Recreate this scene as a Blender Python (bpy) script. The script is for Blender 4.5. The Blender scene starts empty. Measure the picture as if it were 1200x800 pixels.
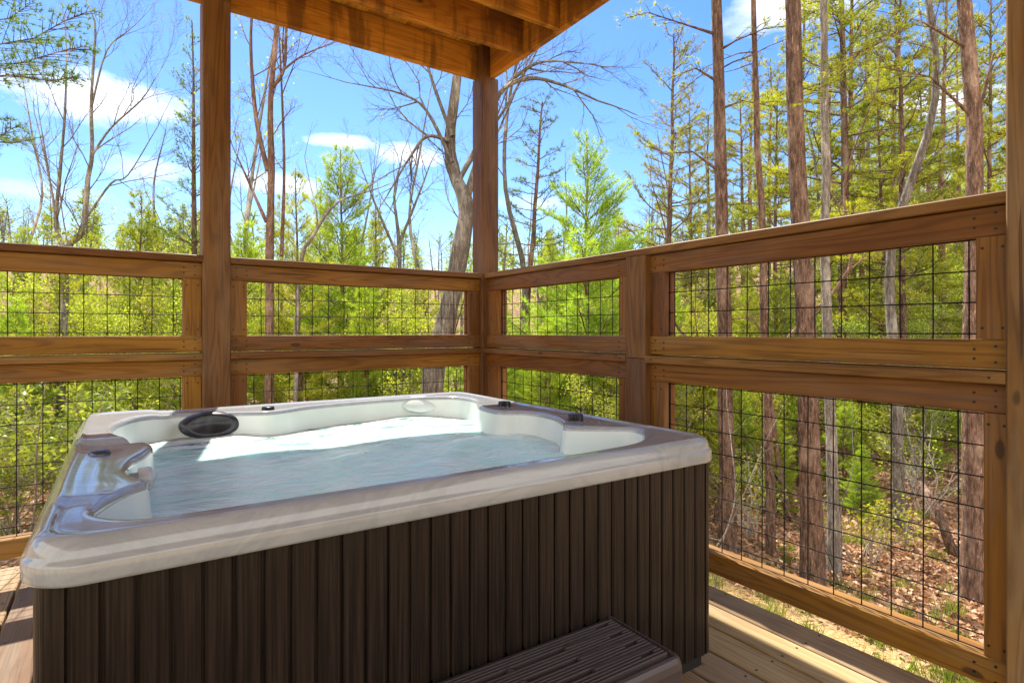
import bpy, math, random
import numpy as np
from mathutils import Vector, Matrix

SC = bpy.context.scene
COL = SC.collection
R = math.radians

# ------------------------------------------------------------------ camera
CAM_H = 1.116
YAW = R(33.85)
F_PX, CX, CY = 680.0, 600.0, 388.0
cam = bpy.data.cameras.new('camera')
cam.sensor_width = 36.0
cam.lens = 36.0 * F_PX / 1200.0
cam.shift_y = -12.0 / 1200.0
cam.clip_start = 0.05
cam.clip_end = 900.0
camo = bpy.data.objects.new('camera', cam)
camo.location = (0, 0, CAM_H)
camo.rotation_euler = (R(90), 0, -YAW)
COL.objects.link(camo)
SC.camera = camo

# ------------------------------------------------------------------ light
SUN_AZ, SUN_EL = R(12.0), R(57.0)          # azimuth from +Y towards +X
SUN_DIR = Vector((math.sin(SUN_AZ) * math.cos(SUN_EL), math.cos(SUN_AZ) * math.cos(SUN_EL), math.sin(SUN_EL)))
sun = bpy.data.lights.new('sun', 'SUN')
sun.energy = 4.0
sun.angle = R(0.53)
sun.color = (1.0, 0.94, 0.84)
suno = bpy.data.objects.new('sun', sun)
suno.rotation_euler = SUN_DIR.to_track_quat('Z', 'Y').to_euler()
suno.location = (3, 8, 20)
COL.objects.link(suno)

FW = Vector((math.sin(YAW), math.cos(YAW), 0))
RT = Vector((math.cos(YAW), -math.sin(YAW), 0))


def at(x, y, d):
    """point at forward distance d whose direction is given by photo coordinates"""
    return Vector((0, 0, CAM_H)) + (FW + RT * ((x - CX) / F_PX) + Vector((0, 0, (CY - y) / F_PX))) * d


def build_world():
    w = bpy.data.worlds.new('World')
    SC.world = w
    w.use_nodes = True
    nt = w.node_tree
    nt.nodes.clear()
    N, L = nt.nodes.new, nt.links.new
    out = N('ShaderNodeOutputWorld')
    bg = N('ShaderNodeBackground')
    bg.inputs['Strength'].default_value = 0.12
    sky = N('ShaderNodeTexSky')
    sky.sky_type = 'NISHITA'
    sky.sun_disc = False
    sky.sun_elevation = SUN_EL
    sky.sun_rotation = SUN_AZ
    sky.altitude = 500
    sky.air_density = 1.0
    sky.dust_density = 0.3
    sky.ozone_density = 1.6
    tc = N('ShaderNodeTexCoord')
    nz = N('ShaderNodeTexNoise')
    nz.inputs['Scale'].default_value = 9.0
    nz.inputs['Detail'].default_value = 7.0
    nz.inputs['Roughness'].default_value = 0.62
    mp = N('ShaderNodeMapping')
    mp.inputs['Scale'].default_value = (1, 1, 2.4)
    L(tc.outputs['Generated'], mp.inputs['Vector'])
    L(mp.outputs['Vector'], nz.inputs['Vector'])

    def math_(op, a, b=None, clamp=False):
        m = N('ShaderNodeMath')
        m.operation = op
        m.use_clamp = clamp
        for i, v in enumerate((a, b)):
            if v is None:
                continue
            if isinstance(v, (int, float)):
                m.inputs[i].default_value = v
            else:
                L(v, m.inputs[i])
        return m.outputs[0]

    def dot(vec):
        v = N('ShaderNodeVectorMath')
        v.operation = 'DOT_PRODUCT'
        L(tc.outputs['Generated'], v.inputs[0])
        v.inputs[1].default_value = vec
        return v.outputs['Value']
    total = None
    clouds = [(95, 112, 115, 26, 1.0), (482, 180, 52, 15, .9), (405, 166, 48, 10, .8), (165, 197, 50, 16, .6), (318, 215, 60, 14, .7),
              (1098, 118, 60, 18, .9), (930, 6, 110, 26, .7), (1085, 222, 60, 22, .6), (60, 225, 60, 12, .35), (640, 235, 80, 14, .4)]
    for (px, py, hw, hh, amp) in clouds:
        c = (FW + RT * ((px - CX) / F_PX) + Vector((0, 0, (CY - py) / F_PX))).normalized()
        t1 = Vector((c.y, -c.x, 0)).normalized()
        t2 = c.cross(t1).normalized()
        a, b = hw / F_PX * .85, hh / F_PX * .9
        u = math_('DIVIDE', dot(t1), a)
        v = math_('DIVIDE', dot(t2), b)
        r2 = math_('ADD', math_('MULTIPLY', u, u), math_('MULTIPLY', v, v))
        front = math_('GREATER_THAN', dot(c), 0.3)
        e = math_('SUBTRACT', 1.0, r2)
        e = math_('ADD', e, math_('MULTIPLY', math_('SUBTRACT', nz.outputs['Fac'], .5), 3.2))
        e = math_('MULTIPLY', math_('MULTIPLY', e, amp * .9, True), front)
        total = e if total is None else math_('MAXIMUM', total, e)
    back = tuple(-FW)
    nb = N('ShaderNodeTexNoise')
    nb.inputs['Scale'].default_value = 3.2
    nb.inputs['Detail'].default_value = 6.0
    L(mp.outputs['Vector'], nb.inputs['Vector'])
    fill_bank = math_('ADD', math_('MULTIPLY', dot(back), 1.5), math_('MULTIPLY', math_('SUBTRACT', nb.outputs['Fac'], .5), 2.0))  # unseen cloud cover behind the camera, added to fill-light the porch
    fill_bank = math_('MULTIPLY', math_('ADD', fill_bank, .15), 2.2, True)
    hs = N('ShaderNodeHueSaturation')
    hs.inputs['Saturation'].default_value = 1.3
    hs.inputs['Hue'].default_value = 0.509
    hs.inputs['Value'].default_value = 0.76
    L(sky.outputs[0], hs.inputs['Color'])
    mix = N('ShaderNodeMix')
    mix.data_type = 'RGBA'
    L(math_('MULTIPLY', total, .92), mix.inputs['Factor'])
    L(hs.outputs[0], mix.inputs['A'])
    mix.inputs['B'].default_value = (5.2, 5.3, 5.6, 1)
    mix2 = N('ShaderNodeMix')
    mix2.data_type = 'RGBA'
    L(math_('MULTIPLY', fill_bank, math_('GREATER_THAN', dot(back), -.12)), mix2.inputs['Factor'])
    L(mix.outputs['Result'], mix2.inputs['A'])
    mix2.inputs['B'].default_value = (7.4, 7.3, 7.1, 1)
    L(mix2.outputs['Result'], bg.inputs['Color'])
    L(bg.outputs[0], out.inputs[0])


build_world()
SC.view_settings.view_transform = 'Standard'
SC.view_settings.look = 'None'
SC.view_settings.exposure = 1.5
SC.view_settings.gamma = 1.0
SC.view_settings.use_curve_mapping = False
SC.render.film_transparent = False
SC.cycles.max_bounces = 8
SC.cycles.diffuse_bounces = 4
SC.cycles.transparent_max_bounces = 8
SC.cycles.sample_clamp_indirect = 6.0


# ------------------------------------------------------------------ materials
class NT:
    def __init__(self, name):
        self.m = bpy.data.materials.new(name)
        self.m.use_nodes = True
        self.nt = self.m.node_tree
        self.b = self.nt.nodes['Principled BSDF']
        self.out = self.nt.nodes['Material Output']

    def n(self, t, **kw):
        nd = self.nt.nodes.new('ShaderNode' + t)
        for k, v in kw.items():
            setattr(nd, k, v)
        return nd

    def link(self, a, b):
        self.nt.links.new(a, b)

    def put(self, sock, v):
        if v is None:
            return
        if isinstance(v, (int, float)):
            sock.default_value = v
        elif isinstance(v, (tuple, list)):
            sock.default_value = (*v, 1) if len(v) == 3 and sock.type == 'RGBA' else v
        else:
            self.link(v, sock)

    def math(self, op, a, b=None, c=None, clamp=False):
        m = self.n('Math', operation=op)
        m.use_clamp = clamp
        for i, v in enumerate((a, b, c)):
            self.put(m.inputs[i], v)
        return m.outputs[0]

    def mix(self, f, a, b, mode='MIX'):
        m = self.n('Mix', data_type='RGBA', blend_type=mode)
        self.put(m.inputs['Factor'], f)
        self.put(m.inputs['A'], a)
        self.put(m.inputs['B'], b)
        return m.outputs['Result']

    def attr(self, name):
        return self.n('Attribute', attribute_name=name)

    def coord(self, kind='Object'):
        return self.n('TexCoord').outputs[kind]

    def mapped(self, vec, scale):
        m = self.n('Mapping')
        m.inputs['Scale'].default_value = scale
        self.link(vec, m.inputs['Vector'])
        return m.outputs[0]

    def noise(self, vec, scale, detail=3, rough=.55, dist=0):
        t = self.n('TexNoise')
        self.put(t.inputs['Vector'], vec)
        t.inputs['Scale'].default_value = scale
        t.inputs['Detail'].default_value = detail
        t.inputs['Roughness'].default_value = rough
        t.inputs['Distortion'].default_value = dist
        return t.outputs['Fac']

    def voro(self, vec, scale, out='Distance', feature='F1'):
        t = self.n('TexVoronoi', feature=feature)
        self.put(t.inputs['Vector'], vec)
        t.inputs['Scale'].default_value = scale
        return t.outputs[out]

    def ramp(self, fac, stops):
        r = self.n('ValToRGB')
        e = r.color_ramp.elements
        while len(e) < len(stops):
            e.new(.5)
        for el, (p, c) in zip(e, stops):
            el.position = p
            el.color = (*c, 1) if len(c) == 3 else c
        self.put(r.inputs[0], fac)
        return r.outputs[0]

    def step(self, v, lo, hi):
        m = self.n('MapRange')
        m.clamp = True
        m.interpolation_type = 'SMOOTHSTEP'
        self.put(m.inputs[0], v)
        m.inputs[1].default_value = lo
        m.inputs[2].default_value = hi
        return m.outputs[0]

    def bump(self, h, strength=.3, dist=.01, target=None):
        b = self.n('Bump')
        b.inputs['Strength'].default_value = strength
        b.inputs['Distance'].default_value = dist
        self.link(h, b.inputs['Height'])
        self.link(b.outputs[0], (target or self.b).inputs['Normal'])
        return b.outputs[0]

    def set(self, **kw):
        for k, v in kw.items():
            self.put(self.b.inputs[k.replace('_', ' ')], v)
        return self


def wood(name, light, dark, knot=(.05, .025, .01), rough=.6, weather=0.0, grey=(.25, .2, .16), drips=0.0):
    t = NT(name)
    gc = t.attr('gc').outputs['Vector']
    rv = t.attr('rv').outputs['Fac']
    ringn = t.noise(t.mapped(gc, (.55, 8, 8)), 1.0, 2, .5, .25)
    ring = t.math('PINGPONG', t.math('MULTIPLY', ringn, 15.0), .5)
    ring = t.step(ring, .04, .30)
    fib = t.noise(t.mapped(gc, (3.0, 150, 150)), 1.0, 3, .6)
    mott = t.noise(t.mapped(gc, (1.6, 5, 5)), 1.0, 4, .6)
    f = t.math('ADD', t.math('MULTIPLY', ring, .36), t.math('MULTIPLY', fib, .62))
    f = t.math('SUBTRACT', f, .05, clamp=True)
    c = t.mix(f, dark, light)
    c = t.mix(t.step(mott, .35, .75), c, t.mix(1.0, c, (.62, .55, .5), 'MULTIPLY'))
    if weather:
        gm = t.step(t.noise(t.mapped(gc, (1.1, 7, 7)), 1.3, 5, .65), .42, .68)
        c = t.mix(t.math('MULTIPLY', gm, weather), c, t.mix(fib, [g * .6 for g in grey], grey))
    if drips:
        dr = t.noise(t.mapped(gc, (7.0, 1.2, 1.2)), 1.0, 4, .6)
        c = t.mix(t.math('MULTIPLY', t.step(dr, .50, .63), drips), c, (.12, .048, .012))
    kv = t.n('TexVoronoi')
    t.link(t.mapped(gc, (3.0, 7.5, 7.5)), kv.inputs['Vector'])
    kv.inputs['Scale'].default_value = 1.0
    ks = t.n('SeparateXYZ')
    t.link(kv.outputs['Color'], ks.inputs[0])
    kd = t.math('ADD', kv.outputs['Distance'], t.math('MULTIPLY', t.math('SUBTRACT', fib, .5), .05))
    km = t.math('MULTIPLY', t.math('SUBTRACT', 1.0, t.step(kd, .075, .115)), t.math('GREATER_THAN', ks.outputs[0], .45))
    c = t.mix(t.math('MULTIPLY', km, .8), c, knot)
    hs = t.n('HueSaturation')
    t.link(c, hs.inputs['Color'])
    t.link(t.math('ADD', t.math('MULTIPLY', rv, .7), .62), hs.inputs['Value'])
    t.link(t.math('ADD', t.math('MULTIPLY', rv, .026), .489), hs.inputs['Hue'])
    # hairline checks along the grain
    chk = t.noise(t.mapped(gc, (1.3, 60, 60)), 1.0, 2, .5)
    cm = t.step(chk, .67, .71)
    c2 = t.mix(t.math('MULTIPLY', cm, .7), hs.outputs[0], knot)
    t.set(Base_Color=c2, Roughness=rough, Specular_IOR_Level=.3)
    h = t.math('SUBTRACT', t.math('ADD', fib, t.math('MULTIPLY', ring, .4)), t.math('MULTIPLY', cm, 1.2))
    t.bump(h, .35, .004)
    return t.m


def plain(name, col, rough=.5, metal=0.0, spec=.5, nscale=40, var=.2):
    t = NT(name)
    n = t.noise(t.coord(), nscale, 4)
    c = t.mix(n, [v * (1 - var) for v in col], [min(1, v * (1 + var)) for v in col])
    t.set(Base_Color=c, Roughness=rough, Metallic=metal, Specular_IOR_Level=spec)
    return t.m


M = {}
M['rail'] = wood('stained_pine', (.35, .158, .020), (.14, .051, .006), weather=.3)
M['post'] = wood('weathered_post', (.27, .135, .042), (.11, .048, .014), weather=.4, grey=(.29, .21, .14))
M['cap'] = wood('stained_cap', (.31, .15, .033), (.13, .056, .010), weather=.25)
M['beam'] = wood('golden_beam', (.80, .38, .042), (.42, .145, .013), weather=.25, grey=(.2, .12, .05), drips=.7)
M['deck'] = wood('deck_board', (.38, .25, .13), (.20, .12, .058), weather=.45, grey=(.34, .295, .22), rough=.75)
M['screw'] = plain('screw_head', (.03, .025, .02), .5, .6)
M['wire'] = plain('black_wire', (.012, .012, .013), .6, spec=.12)
M['galv'] = plain('dark_hanger', (.10, .095, .085), .6, .5)
M['black'] = plain('black_plastic', (.012, .012, .014), .28)
M['plinth'] = plain('plinth_plastic', (.012, .012, .012), .6)


def mk_acrylic():
    t = NT('pearl_acrylic')
    p = t.coord()
    a = t.noise(t.mapped(p, (2.2, 6.5, 3)), 1.5, 6, .62, 1.6)
    v = t.math('PINGPONG', t.math('MULTIPLY', a, 5.5), .5)
    v = t.step(v, .0, .5)
    c = t.mix(v, (.30, .32, .335), (.345, .365, .38))
    sp = t.noise(p, 420, 2, .7)
    c = t.mix(t.math('MULTIPLY', t.step(sp, .56, .7), .2), c, (.54, .54, .54))
    sp2 = t.noise(p, 260, 2, .7)
    c = t.mix(t.math('MULTIPLY', t.step(sp2, .60, .7), .1), c, (.24, .235, .225))
    t.set(Base_Color=c, Roughness=.12, Specular_IOR_Level=.5, Coat_Weight=.3, Coat_Roughness=.03)
    return t.m


def mk_water():
    t = NT('spa_water')
    p = t.coord()
    y = t.n('SeparateXYZ')
    t.link(p, y.inputs[0])
    wob = t.noise(p, 3.2, 4, .6, .8)
    far = t.step(t.math('ADD', y.outputs[1], t.math('MULTIPLY', t.math('SUBTRACT', wob, .5), .9)), 2.02, 2.62)
    cell = t.noise(t.mapped(p, (3.0, 6.0, 1)), 1.0, 6, .66, 1.5)
    cell2 = t.noise(t.mapped(p, (5.0, 9.0, 1)), 1.0, 5, .7, 2.4)
    ridge = t.math('SUBTRACT', 1.0, t.math('ABSOLUTE', t.math('MULTIPLY', t.math('SUBTRACT', cell2, .5), 5)), clamp=True)
    fm = t.math('ADD', t.math('MULTIPLY_ADD', far, .36, .10), t.math('MULTIPLY', t.math('SUBTRACT', cell, .5), 2.6))
    fm = t.math('ADD', fm, t.math('MULTIPLY', ridge, t.math('MULTIPLY', far, .45)))
    foam = t.step(fm, .52, 1.02)
    fine = t.noise(p, 60, 5, .7)
    foam = t.math('MULTIPLY', foam, t.math('ADD', .6, t.math('MULTIPLY', fine, .6)), clamp=True)
    sw = t.noise(t.mapped(p, (2.5, 5, 1)), 1.5, 4, .6, 1.2)
    base = t.mix(t.step(sw, .3, .7), (.52, .91, .85), (.74, .97, .94))
    gap = t.step(t.noise(t.mapped(p, (4.0, 8.5, 1)), 1.0, 5, .65, 1.8), .40, .52)
    base = t.mix(t.math('MULTIPLY', t.math('MULTIPLY', gap, far), .9), base, (.055, .16, .14))
    c = t.mix(foam, base, (.80, .82, .80))
    t.set(Base_Color=c, Roughness=t.math('ADD', .17, t.math('MULTIPLY', foam, .45)), IOR=1.33, Specular_IOR_Level=.22,
          Subsurface_Weight=.5, Subsurface_Scale=.05)
    t.b.inputs['Subsurface Radius'].default_value = (.6, 1.0, 1.0)
    h = t.math('ADD', t.noise(t.mapped(p, (9, 16, 9)), 1.0, 4, .6, .6), t.math('MULTIPLY', foam, .35))
    t.bump(h, .5, .025)
    return t.m


def mk_cabinet():
    t = NT('brown_slat_panel')
    p = t.coord()
    fib = t.noise(t.mapped(p, (190, 190, 3.5)), 1.0, 3, .6)
    fib2 = t.noise(t.mapped(p, (60, 60, 1.2)), 1.0, 3, .6)
    rv = t.attr('rv').outputs['Fac']
    f = t.math('ADD', t.math('MULTIPLY', fib, .9), t.math('MULTIPLY', fib2, .15), clamp=True)
    f = t.step(f, .36, .74)
    c = t.mix(f, (.007, .0045, .0035), (.031, .0205, .015))
    c = t.mix(t.math('MULTIPLY', rv, .3), c, t.mix(1.0, c, (.6, .58, .56), 'MULTIPLY'))
    t.set(Base_Color=c, Roughness=.38, Specular_IOR_Level=.3)
    t.bump(fib, .7, .003)
    return t.m


def mk_pillow():
    t = NT('charcoal_pillow')
    p = t.coord()
    n = t.noise(t.mapped(p, (18, 18, 6)), 1.0, 5, .65)
    c = t.mix(t.step(n, .35, .75), (.010, .011, .015), (.045, .05, .062))
    t.set(Base_Color=c, Roughness=.3)
    return t.m


def mk_step():
    t = NT('brown_step_plastic')
    p = t.coord()
    n = t.noise(t.mapped(p, (4, 60, 60)), 1.0, 4, .6)
    c = t.mix(n, (.035, .027, .026), (.085, .066, .062))
    t.set(Base_Color=c, Roughness=.38, Specular_IOR_Level=.4)
    return t.m


M['acrylic'] = mk_acrylic()
M['basin'] = plain('water_lit_basin', (.66, .72, .695), .22, nscale=9, var=.07)  # same acrylic as the rim; light off the water painted in as paler colour
M['water'] = mk_water()
M['cabinet'] = mk_cabinet()
M['pillow'] = mk_pillow()
M['step'] = mk_step()
M['knob'] = plain('grey_knob', (.5, .5, .5), .3)
M['chrome_button'] = plain('blue_grey_button', (.06, .075, .1), .12, .3)


def bark(name, c1, c2, c3=None, sc=1.0):
    t = NT(name)
    p = t.coord()
    wv = t.noise(t.mapped(p, (30, 30, 10)), 1.0, 4, .6)
    mv = t.n('VectorMath', operation='MULTIPLY_ADD')
    t.link(wv, mv.inputs[0])
    mv.inputs[1].default_value = (.05, .05, .12)
    t.link(p, mv.inputs[2])
    v = t.voro(t.mapped(mv.outputs[0], (19 * sc, 19 * sc, 4.2 * sc)), 1.0, feature='DISTANCE_TO_EDGE')
    n = t.noise(t.mapped(p, (15 * sc, 15 * sc, 3 * sc)), 1.0, 5, .65)
    n2 = t.noise(t.mapped(p, (3, 3, 1.2)), 1.0, 4, .6)
    f = t.math('MULTIPLY', t.math('ADD', .45, t.math('MULTIPLY', t.step(v, .0, .30), .55)), t.step(n, .34, .62), clamp=True)
    c = t.mix(f, c1, c2)
    if c3:
        c = t.mix(t.step(n2, .5, .68), c, c3)
    rnd = t.n('ObjectInfo').outputs['Random']
    hs = t.n('HueSaturation')
    t.link(c, hs.inputs['Color'])
    t.link(t.math('ADD', .75, t.math('MULTIPLY', rnd, .5)), hs.inputs['Value'])
    t.set(Base_Color=hs.outputs[0], Roughness=.9, Specular_IOR_Level=.15)
    t.bump(t.math('ADD', f, t.math('MULTIPLY', n, .5)), .9, .03)
    return t.m


M['pine_bark'] = bark('pine_bark', (.085, .05, .036), (.40, .245, .175), (.46, .32, .245), 2.0)
M['grey_bark'] = bark('grey_bark', (.14, .118, .10), (.44, .385, .33), (.64, .58, .50), 2.0)
M['red_bark'] = bark('reddish_bark', (.11, .065, .045), (.38, .225, .16), (.44, .30, .23), 2.0)
M['twig'] = plain('pale_twig', (.30, .25, .2), .9, nscale=6)
M['dead_twig'] = plain('dead_twig', (.42, .37, .31), .9, nscale=6)


def foliage(name, c1, c2, trans=.45, tcol=None, rough=.55, hue=.03):
    t = NT(name)
    v = t.attr('v').outputs['Fac']
    rnd = t.n('ObjectInfo').outputs['Random']
    c = t.mix(v, c1, c2)
    hs = t.n('HueSaturation')
    t.link(c, hs.inputs['Color'])
    t.link(t.math('ADD', .5 - hue * .5, t.math('MULTIPLY', rnd, hue)), hs.inputs['Hue'])
    t.link(t.math('ADD', .8, t.math('MULTIPLY', rnd, .4)), hs.inputs['Value'])
    t.set(Base_Color=hs.outputs[0], Roughness=rough, Specular_IOR_Level=.3)
    tr = t.n('BsdfTranslucent')
    tc = t.mix(1.0, hs.outputs[0], tcol or (1.5, 1.45, .6), 'MULTIPLY')
    t.link(tc, tr.inputs['Color'])
    ms = t.n('MixShader')
    ms.inputs[0].default_value = trans
    t.link(t.b.outputs[0], ms.inputs[1])
    t.link(tr.outputs[0], ms.inputs[2])
    t.link(ms.outputs[0], t.out.inputs[0])
    return t.m


M['white_pine'] = foliage('white_pine_needles', (.14, .22, .025), (.34, .44, .055), .55, tcol=(1.6,1.5,.6))
M['tall_pine'] = foliage('yellow_pine_needles', (.12, .17, .024), (.46, .46, .055), .5)
M['dark_pine'] = foliage('dark_pine_needles', (.06, .10, .028), (.19, .26, .05), .45)
M['shrub'] = foliage('laurel_leaves', (.12, .18, .03), (.36, .42, .08), .5, rough=.35)
M['bud'] = foliage('spring_leaves', (.2, .25, .03), (.44, .46, .07), .5)
M['grass'] = foliage('grass_blades', (.09, .13, .02), (.26, .30, .05), .4)
M['litter'] = foliage('fallen_leaves', (.20, .105, .055), (.58, .36, .215), .2, tcol=(1.2, .8, .5), hue=.0)
M['straw'] = foliage('straw', (.24, .15, .055), (.55, .40, .19), .2, tcol=(1.1, .9, .6), hue=.0)


def mk_ground():
    t = NT('forest_floor')
    p = t.coord()
    n1 = t.noise(p, 1.1, 5, .65)
    n2 = t.noise(p, 9, 6, .7)
    cell = t.n('TexVoronoi')
    t.link(p, cell.inputs['Vector'])
    cell.inputs['Scale'].default_value = 14
    sep = t.n('SeparateXYZ')
    t.link(cell.outputs['Color'], sep.inputs[0])
    leaf = t.mix(sep.outputs[0], (.16, .09, .05), (.50, .315, .19))
    leaf = t.mix(t.step(n2, .35, .7), leaf, (.17, .10, .06))
    leaf = t.mix(t.step(n1, .55, .72), leaf, (.13, .15, .03))
    pos = t.n('SeparateXYZ')
    t.link(p, pos.inputs[0])
    w = t.noise(p, .8, 3)
    edge = t.math('ADD', pos.outputs[0], t.math('MULTIPLY', w, 1.2))
    m1 = t.math('SUBTRACT', 1.0, t.step(edge, 6.9, 7.7))
    edgey = t.math('ADD', pos.outputs[1], t.math('MULTIPLY', w, 1.2))
    m2 = t.math('SUBTRACT', 1.0, t.step(edgey, 7.0, 7.8))
    st = t.mix(n2, (.36, .23, .09), (.58, .42, .2))
    near = t.math('MULTIPLY', m1, m2)
    c = t.mix(near, leaf, st)
    t.set(Base_Color=c, Roughness=.95, Specular_IOR_Level=.1)
    t.bump(t.math('ADD', cell.outputs['Distance'], n2), .8, .05)
    return t.m


M['ground'] = mk_ground()


# ------------------------------------------------------------------ helpers
class MB:
    """collects boards, tubes and loose faces and links them as one mesh object"""

    def __init__(self, seed=0):
        self.v, self.f, self.mi, self.gc, self.rv, self.sm = [], [], [], [], [], []
        self.rng = random.Random(seed)

    def add(self, vs, fs, mi=0, gc=None, rv=None, smooth=False):
        o = len(self.v)
        self.v += [tuple(p) for p in vs]
        self.f += [tuple(i + o for i in f) for f in fs]
        self.mi += [mi] * len(fs)
        self.sm += [smooth] * len(fs)
        self.gc += gc if gc else [tuple(p) for p in vs]
        self.rv += [self.rng.random() if rv is None else rv] * len(vs)

    def board(self, p0, p1, w, h, up=(0, 0, 1), ch=.003, mi=0, screws=0):
        """chamfered board from p0 to p1 (centre line), w across, h along up"""
        p0, p1, up = Vector(p0), Vector(p1), Vector(up)
        ax = (p1 - p0)
        ln = ax.length
        ax.normalize()
        up = (up - ax * up.dot(ax)).normalized()
        sd = ax.cross(up)
        a, b = w / 2, h / 2
        sec = [(-a + ch, -b), (a - ch, -b), (a, -b + ch), (a, b - ch), (a - ch, b), (-a + ch, b), (-a, b - ch), (-a, -b + ch)]
        off = [self.rng.uniform(0, 50) for _ in range(3)]
        vs, gc = [], []
        for q, l in ((p0, 0), (p1, ln)):
            for s, u in sec:
                vs.append(q + sd * s + up * u)
                gc.append((l + off[0], s + off[1], u + off[2]))
        fs = [(i, (i + 1) % 8, 8 + (i + 1) % 8, 8 + i) for i in range(8)]
        fs += [tuple(range(7, -1, -1)), tuple(range(8, 16))]
        self.add(vs, fs, mi, gc)

    def disc(self, c, n, r, th=.0015, mi=1, k=8):
        c, n = Vector(c), Vector(n).normalized()
        a = n.orthogonal().normalized()
        b = n.cross(a)
        vs = [c + n * th + (a * math.cos(2 * math.pi * i / k) + b * math.sin(2 * math.pi * i / k)) * r for i in range(k)]
        vs += [c - n * .002 + (a * math.cos(2 * math.pi * i / k) + b * math.sin(2 * math.pi * i / k)) * r for i in range(k)]
        self.add(vs, [tuple(range(k))] + [(i, i + k, (i + 1) % k + k, (i + 1) % k) for i in range(k)], mi)

    def tube(self, pts, rad, k=6, mi=0, cap=False, smooth=True):
        pts = [Vector(p) for p in pts]
        n = len(pts)
        if isinstance(rad, (int, float)):
            rad = [rad] * n
        vs = []
        ref = None
        for i, p in enumerate(pts):
            t = (pts[min(i + 1, n - 1)] - pts[max(i - 1, 0)]).normalized()
            if ref is None:
                ref = t.orthogonal().normalized()
            ref = (ref - t * ref.dot(t))
            ref = ref.normalized() if ref.length > 1e-6 else t.orthogonal().normalized()
            b = t.cross(ref)
            for j in range(k):
                an = 2 * math.pi * j / k
                vs.append(p + (ref * math.cos(an) + b * math.sin(an)) * rad[i])
        fs = [(i * k + j, i * k + (j + 1) % k, (i + 1) * k + (j + 1) % k, (i + 1) * k + j) for i in range(n - 1) for j in range(k)]
        if cap:
            fs += [tuple(range(k - 1, -1, -1)), tuple((n - 1) * k + j for j in range(k))]
        self.add(vs, fs, mi, smooth=smooth)

    def lathe(self, prof, origin, axis=(0, 0, 1), k=28, mi=0, smooth=True, sx=1.0):
        ax = Vector(axis).normalized()
        a = Vector((1, 0, 0)) if abs(ax.x) < .9 else Vector((0, 1, 0))
        a = (a - ax * a.dot(ax)).normalized()
        b = ax.cross(a)
        o = Vector(origin)
        vs = []
        for r, h in prof:
            for j in range(k):
                an = 2 * math.pi * j / k
                vs.append(o + ax * h + a * (math.cos(an) * r * sx) + b * (math.sin(an) * r))
        n = len(prof)
        fs = [(i * k + j, i * k + (j + 1) % k, (i + 1) * k + (j + 1) % k, (i + 1) * k + j) for i in range(n - 1) for j in range(k)]
        fs.append(tuple((n - 1) * k + j for j in range(k)))
        fs.append(tuple(range(k - 1, -1, -1)))
        self.add(vs, fs, mi, smooth=smooth)

    def build(self, name, mats, parent=None, origin=None):
        me = bpy.data.meshes.new(name)
        o = Vector(origin) if origin is not None else Vector((0, 0, 0))
        me.from_pydata([(p[0] - o.x, p[1] - o.y, p[2] - o.z) for p in self.v], [], self.f)
        mats = mats if isinstance(mats, (list, tuple)) else [mats]
        for m in mats:
            me.materials.append(m)
        me.polygons.foreach_set('material_index', self.mi)
        me.polygons.foreach_set('use_smooth', self.sm)
        a = me.attributes.new('gc', 'FLOAT_VECTOR', 'POINT')
        a.data.foreach_set('vector', np.array(self.gc, dtype=np.float32).ravel())
        a = me.attributes.new('rv', 'FLOAT', 'POINT')
        a.data.foreach_set('value', np.array(self.rv, dtype=np.float32))
        me.update()
        ob = bpy.data.objects.new(name, me)
        ob.location = o
        COL.objects.link(ob)
        if parent is not None:
            ob.parent = parent
            ob.location = o - Vector(parent.location)
        return ob


def tag(o, label=None, cat=None, group=None, kind=None):
    for k, v in (('label', label), ('category', cat), ('group', group), ('kind', kind)):
        if v:
            o[k] = v
    return o


def empty(name, loc, label, cat, group=None):
    o = bpy.data.objects.new(name, None)
    o.location = loc
    o.empty_display_size = .2
    COL.objects.link(o)
    return tag(o, label, cat, group)


def copy_tree(o, parent=None):
    c = o.copy()
    COL.objects.link(c)
    if parent is not None:
        c.parent = parent
    for ch in list(o.children):
        copy_tree(ch, c)
    return c


def np_mesh(name, co, nper, mat, v=None, parent=None, loc=(0, 0, 0)):
    """mesh of loose polygons with nper corners each; co is (N*nper,3)"""
    co = np.asarray(co, dtype=np.float32)
    n = len(co) // nper
    me = bpy.data.meshes.new(name)
    me.vertices.add(len(co))
    me.vertices.foreach_set('co', co.ravel())
    me.loops.add(len(co))
    me.loops.foreach_set('vertex_index', np.arange(len(co), dtype=np.int32))
    me.polygons.add(n)
    me.polygons.foreach_set('loop_start', np.arange(0, len(co), nper, dtype=np.int32))
    me.polygons.foreach_set('loop_total', np.full(n, nper, dtype=np.int32))
    me.materials.append(mat)
    if v is not None:
        a = me.attributes.new('v', 'FLOAT', 'POINT')
        a.data.foreach_set('value', np.repeat(np.asarray(v, dtype=np.float32), nper))
    me.update()
    me.validate()
    ob = bpy.data.objects.new(name, me)
    ob.location = loc
    COL.objects.link(ob)
    if parent is not None:
        ob.parent = parent
    return ob


def norm(a):
    return a / np.maximum(np.linalg.norm(a, axis=1, keepdims=True), 1e-9)


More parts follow.
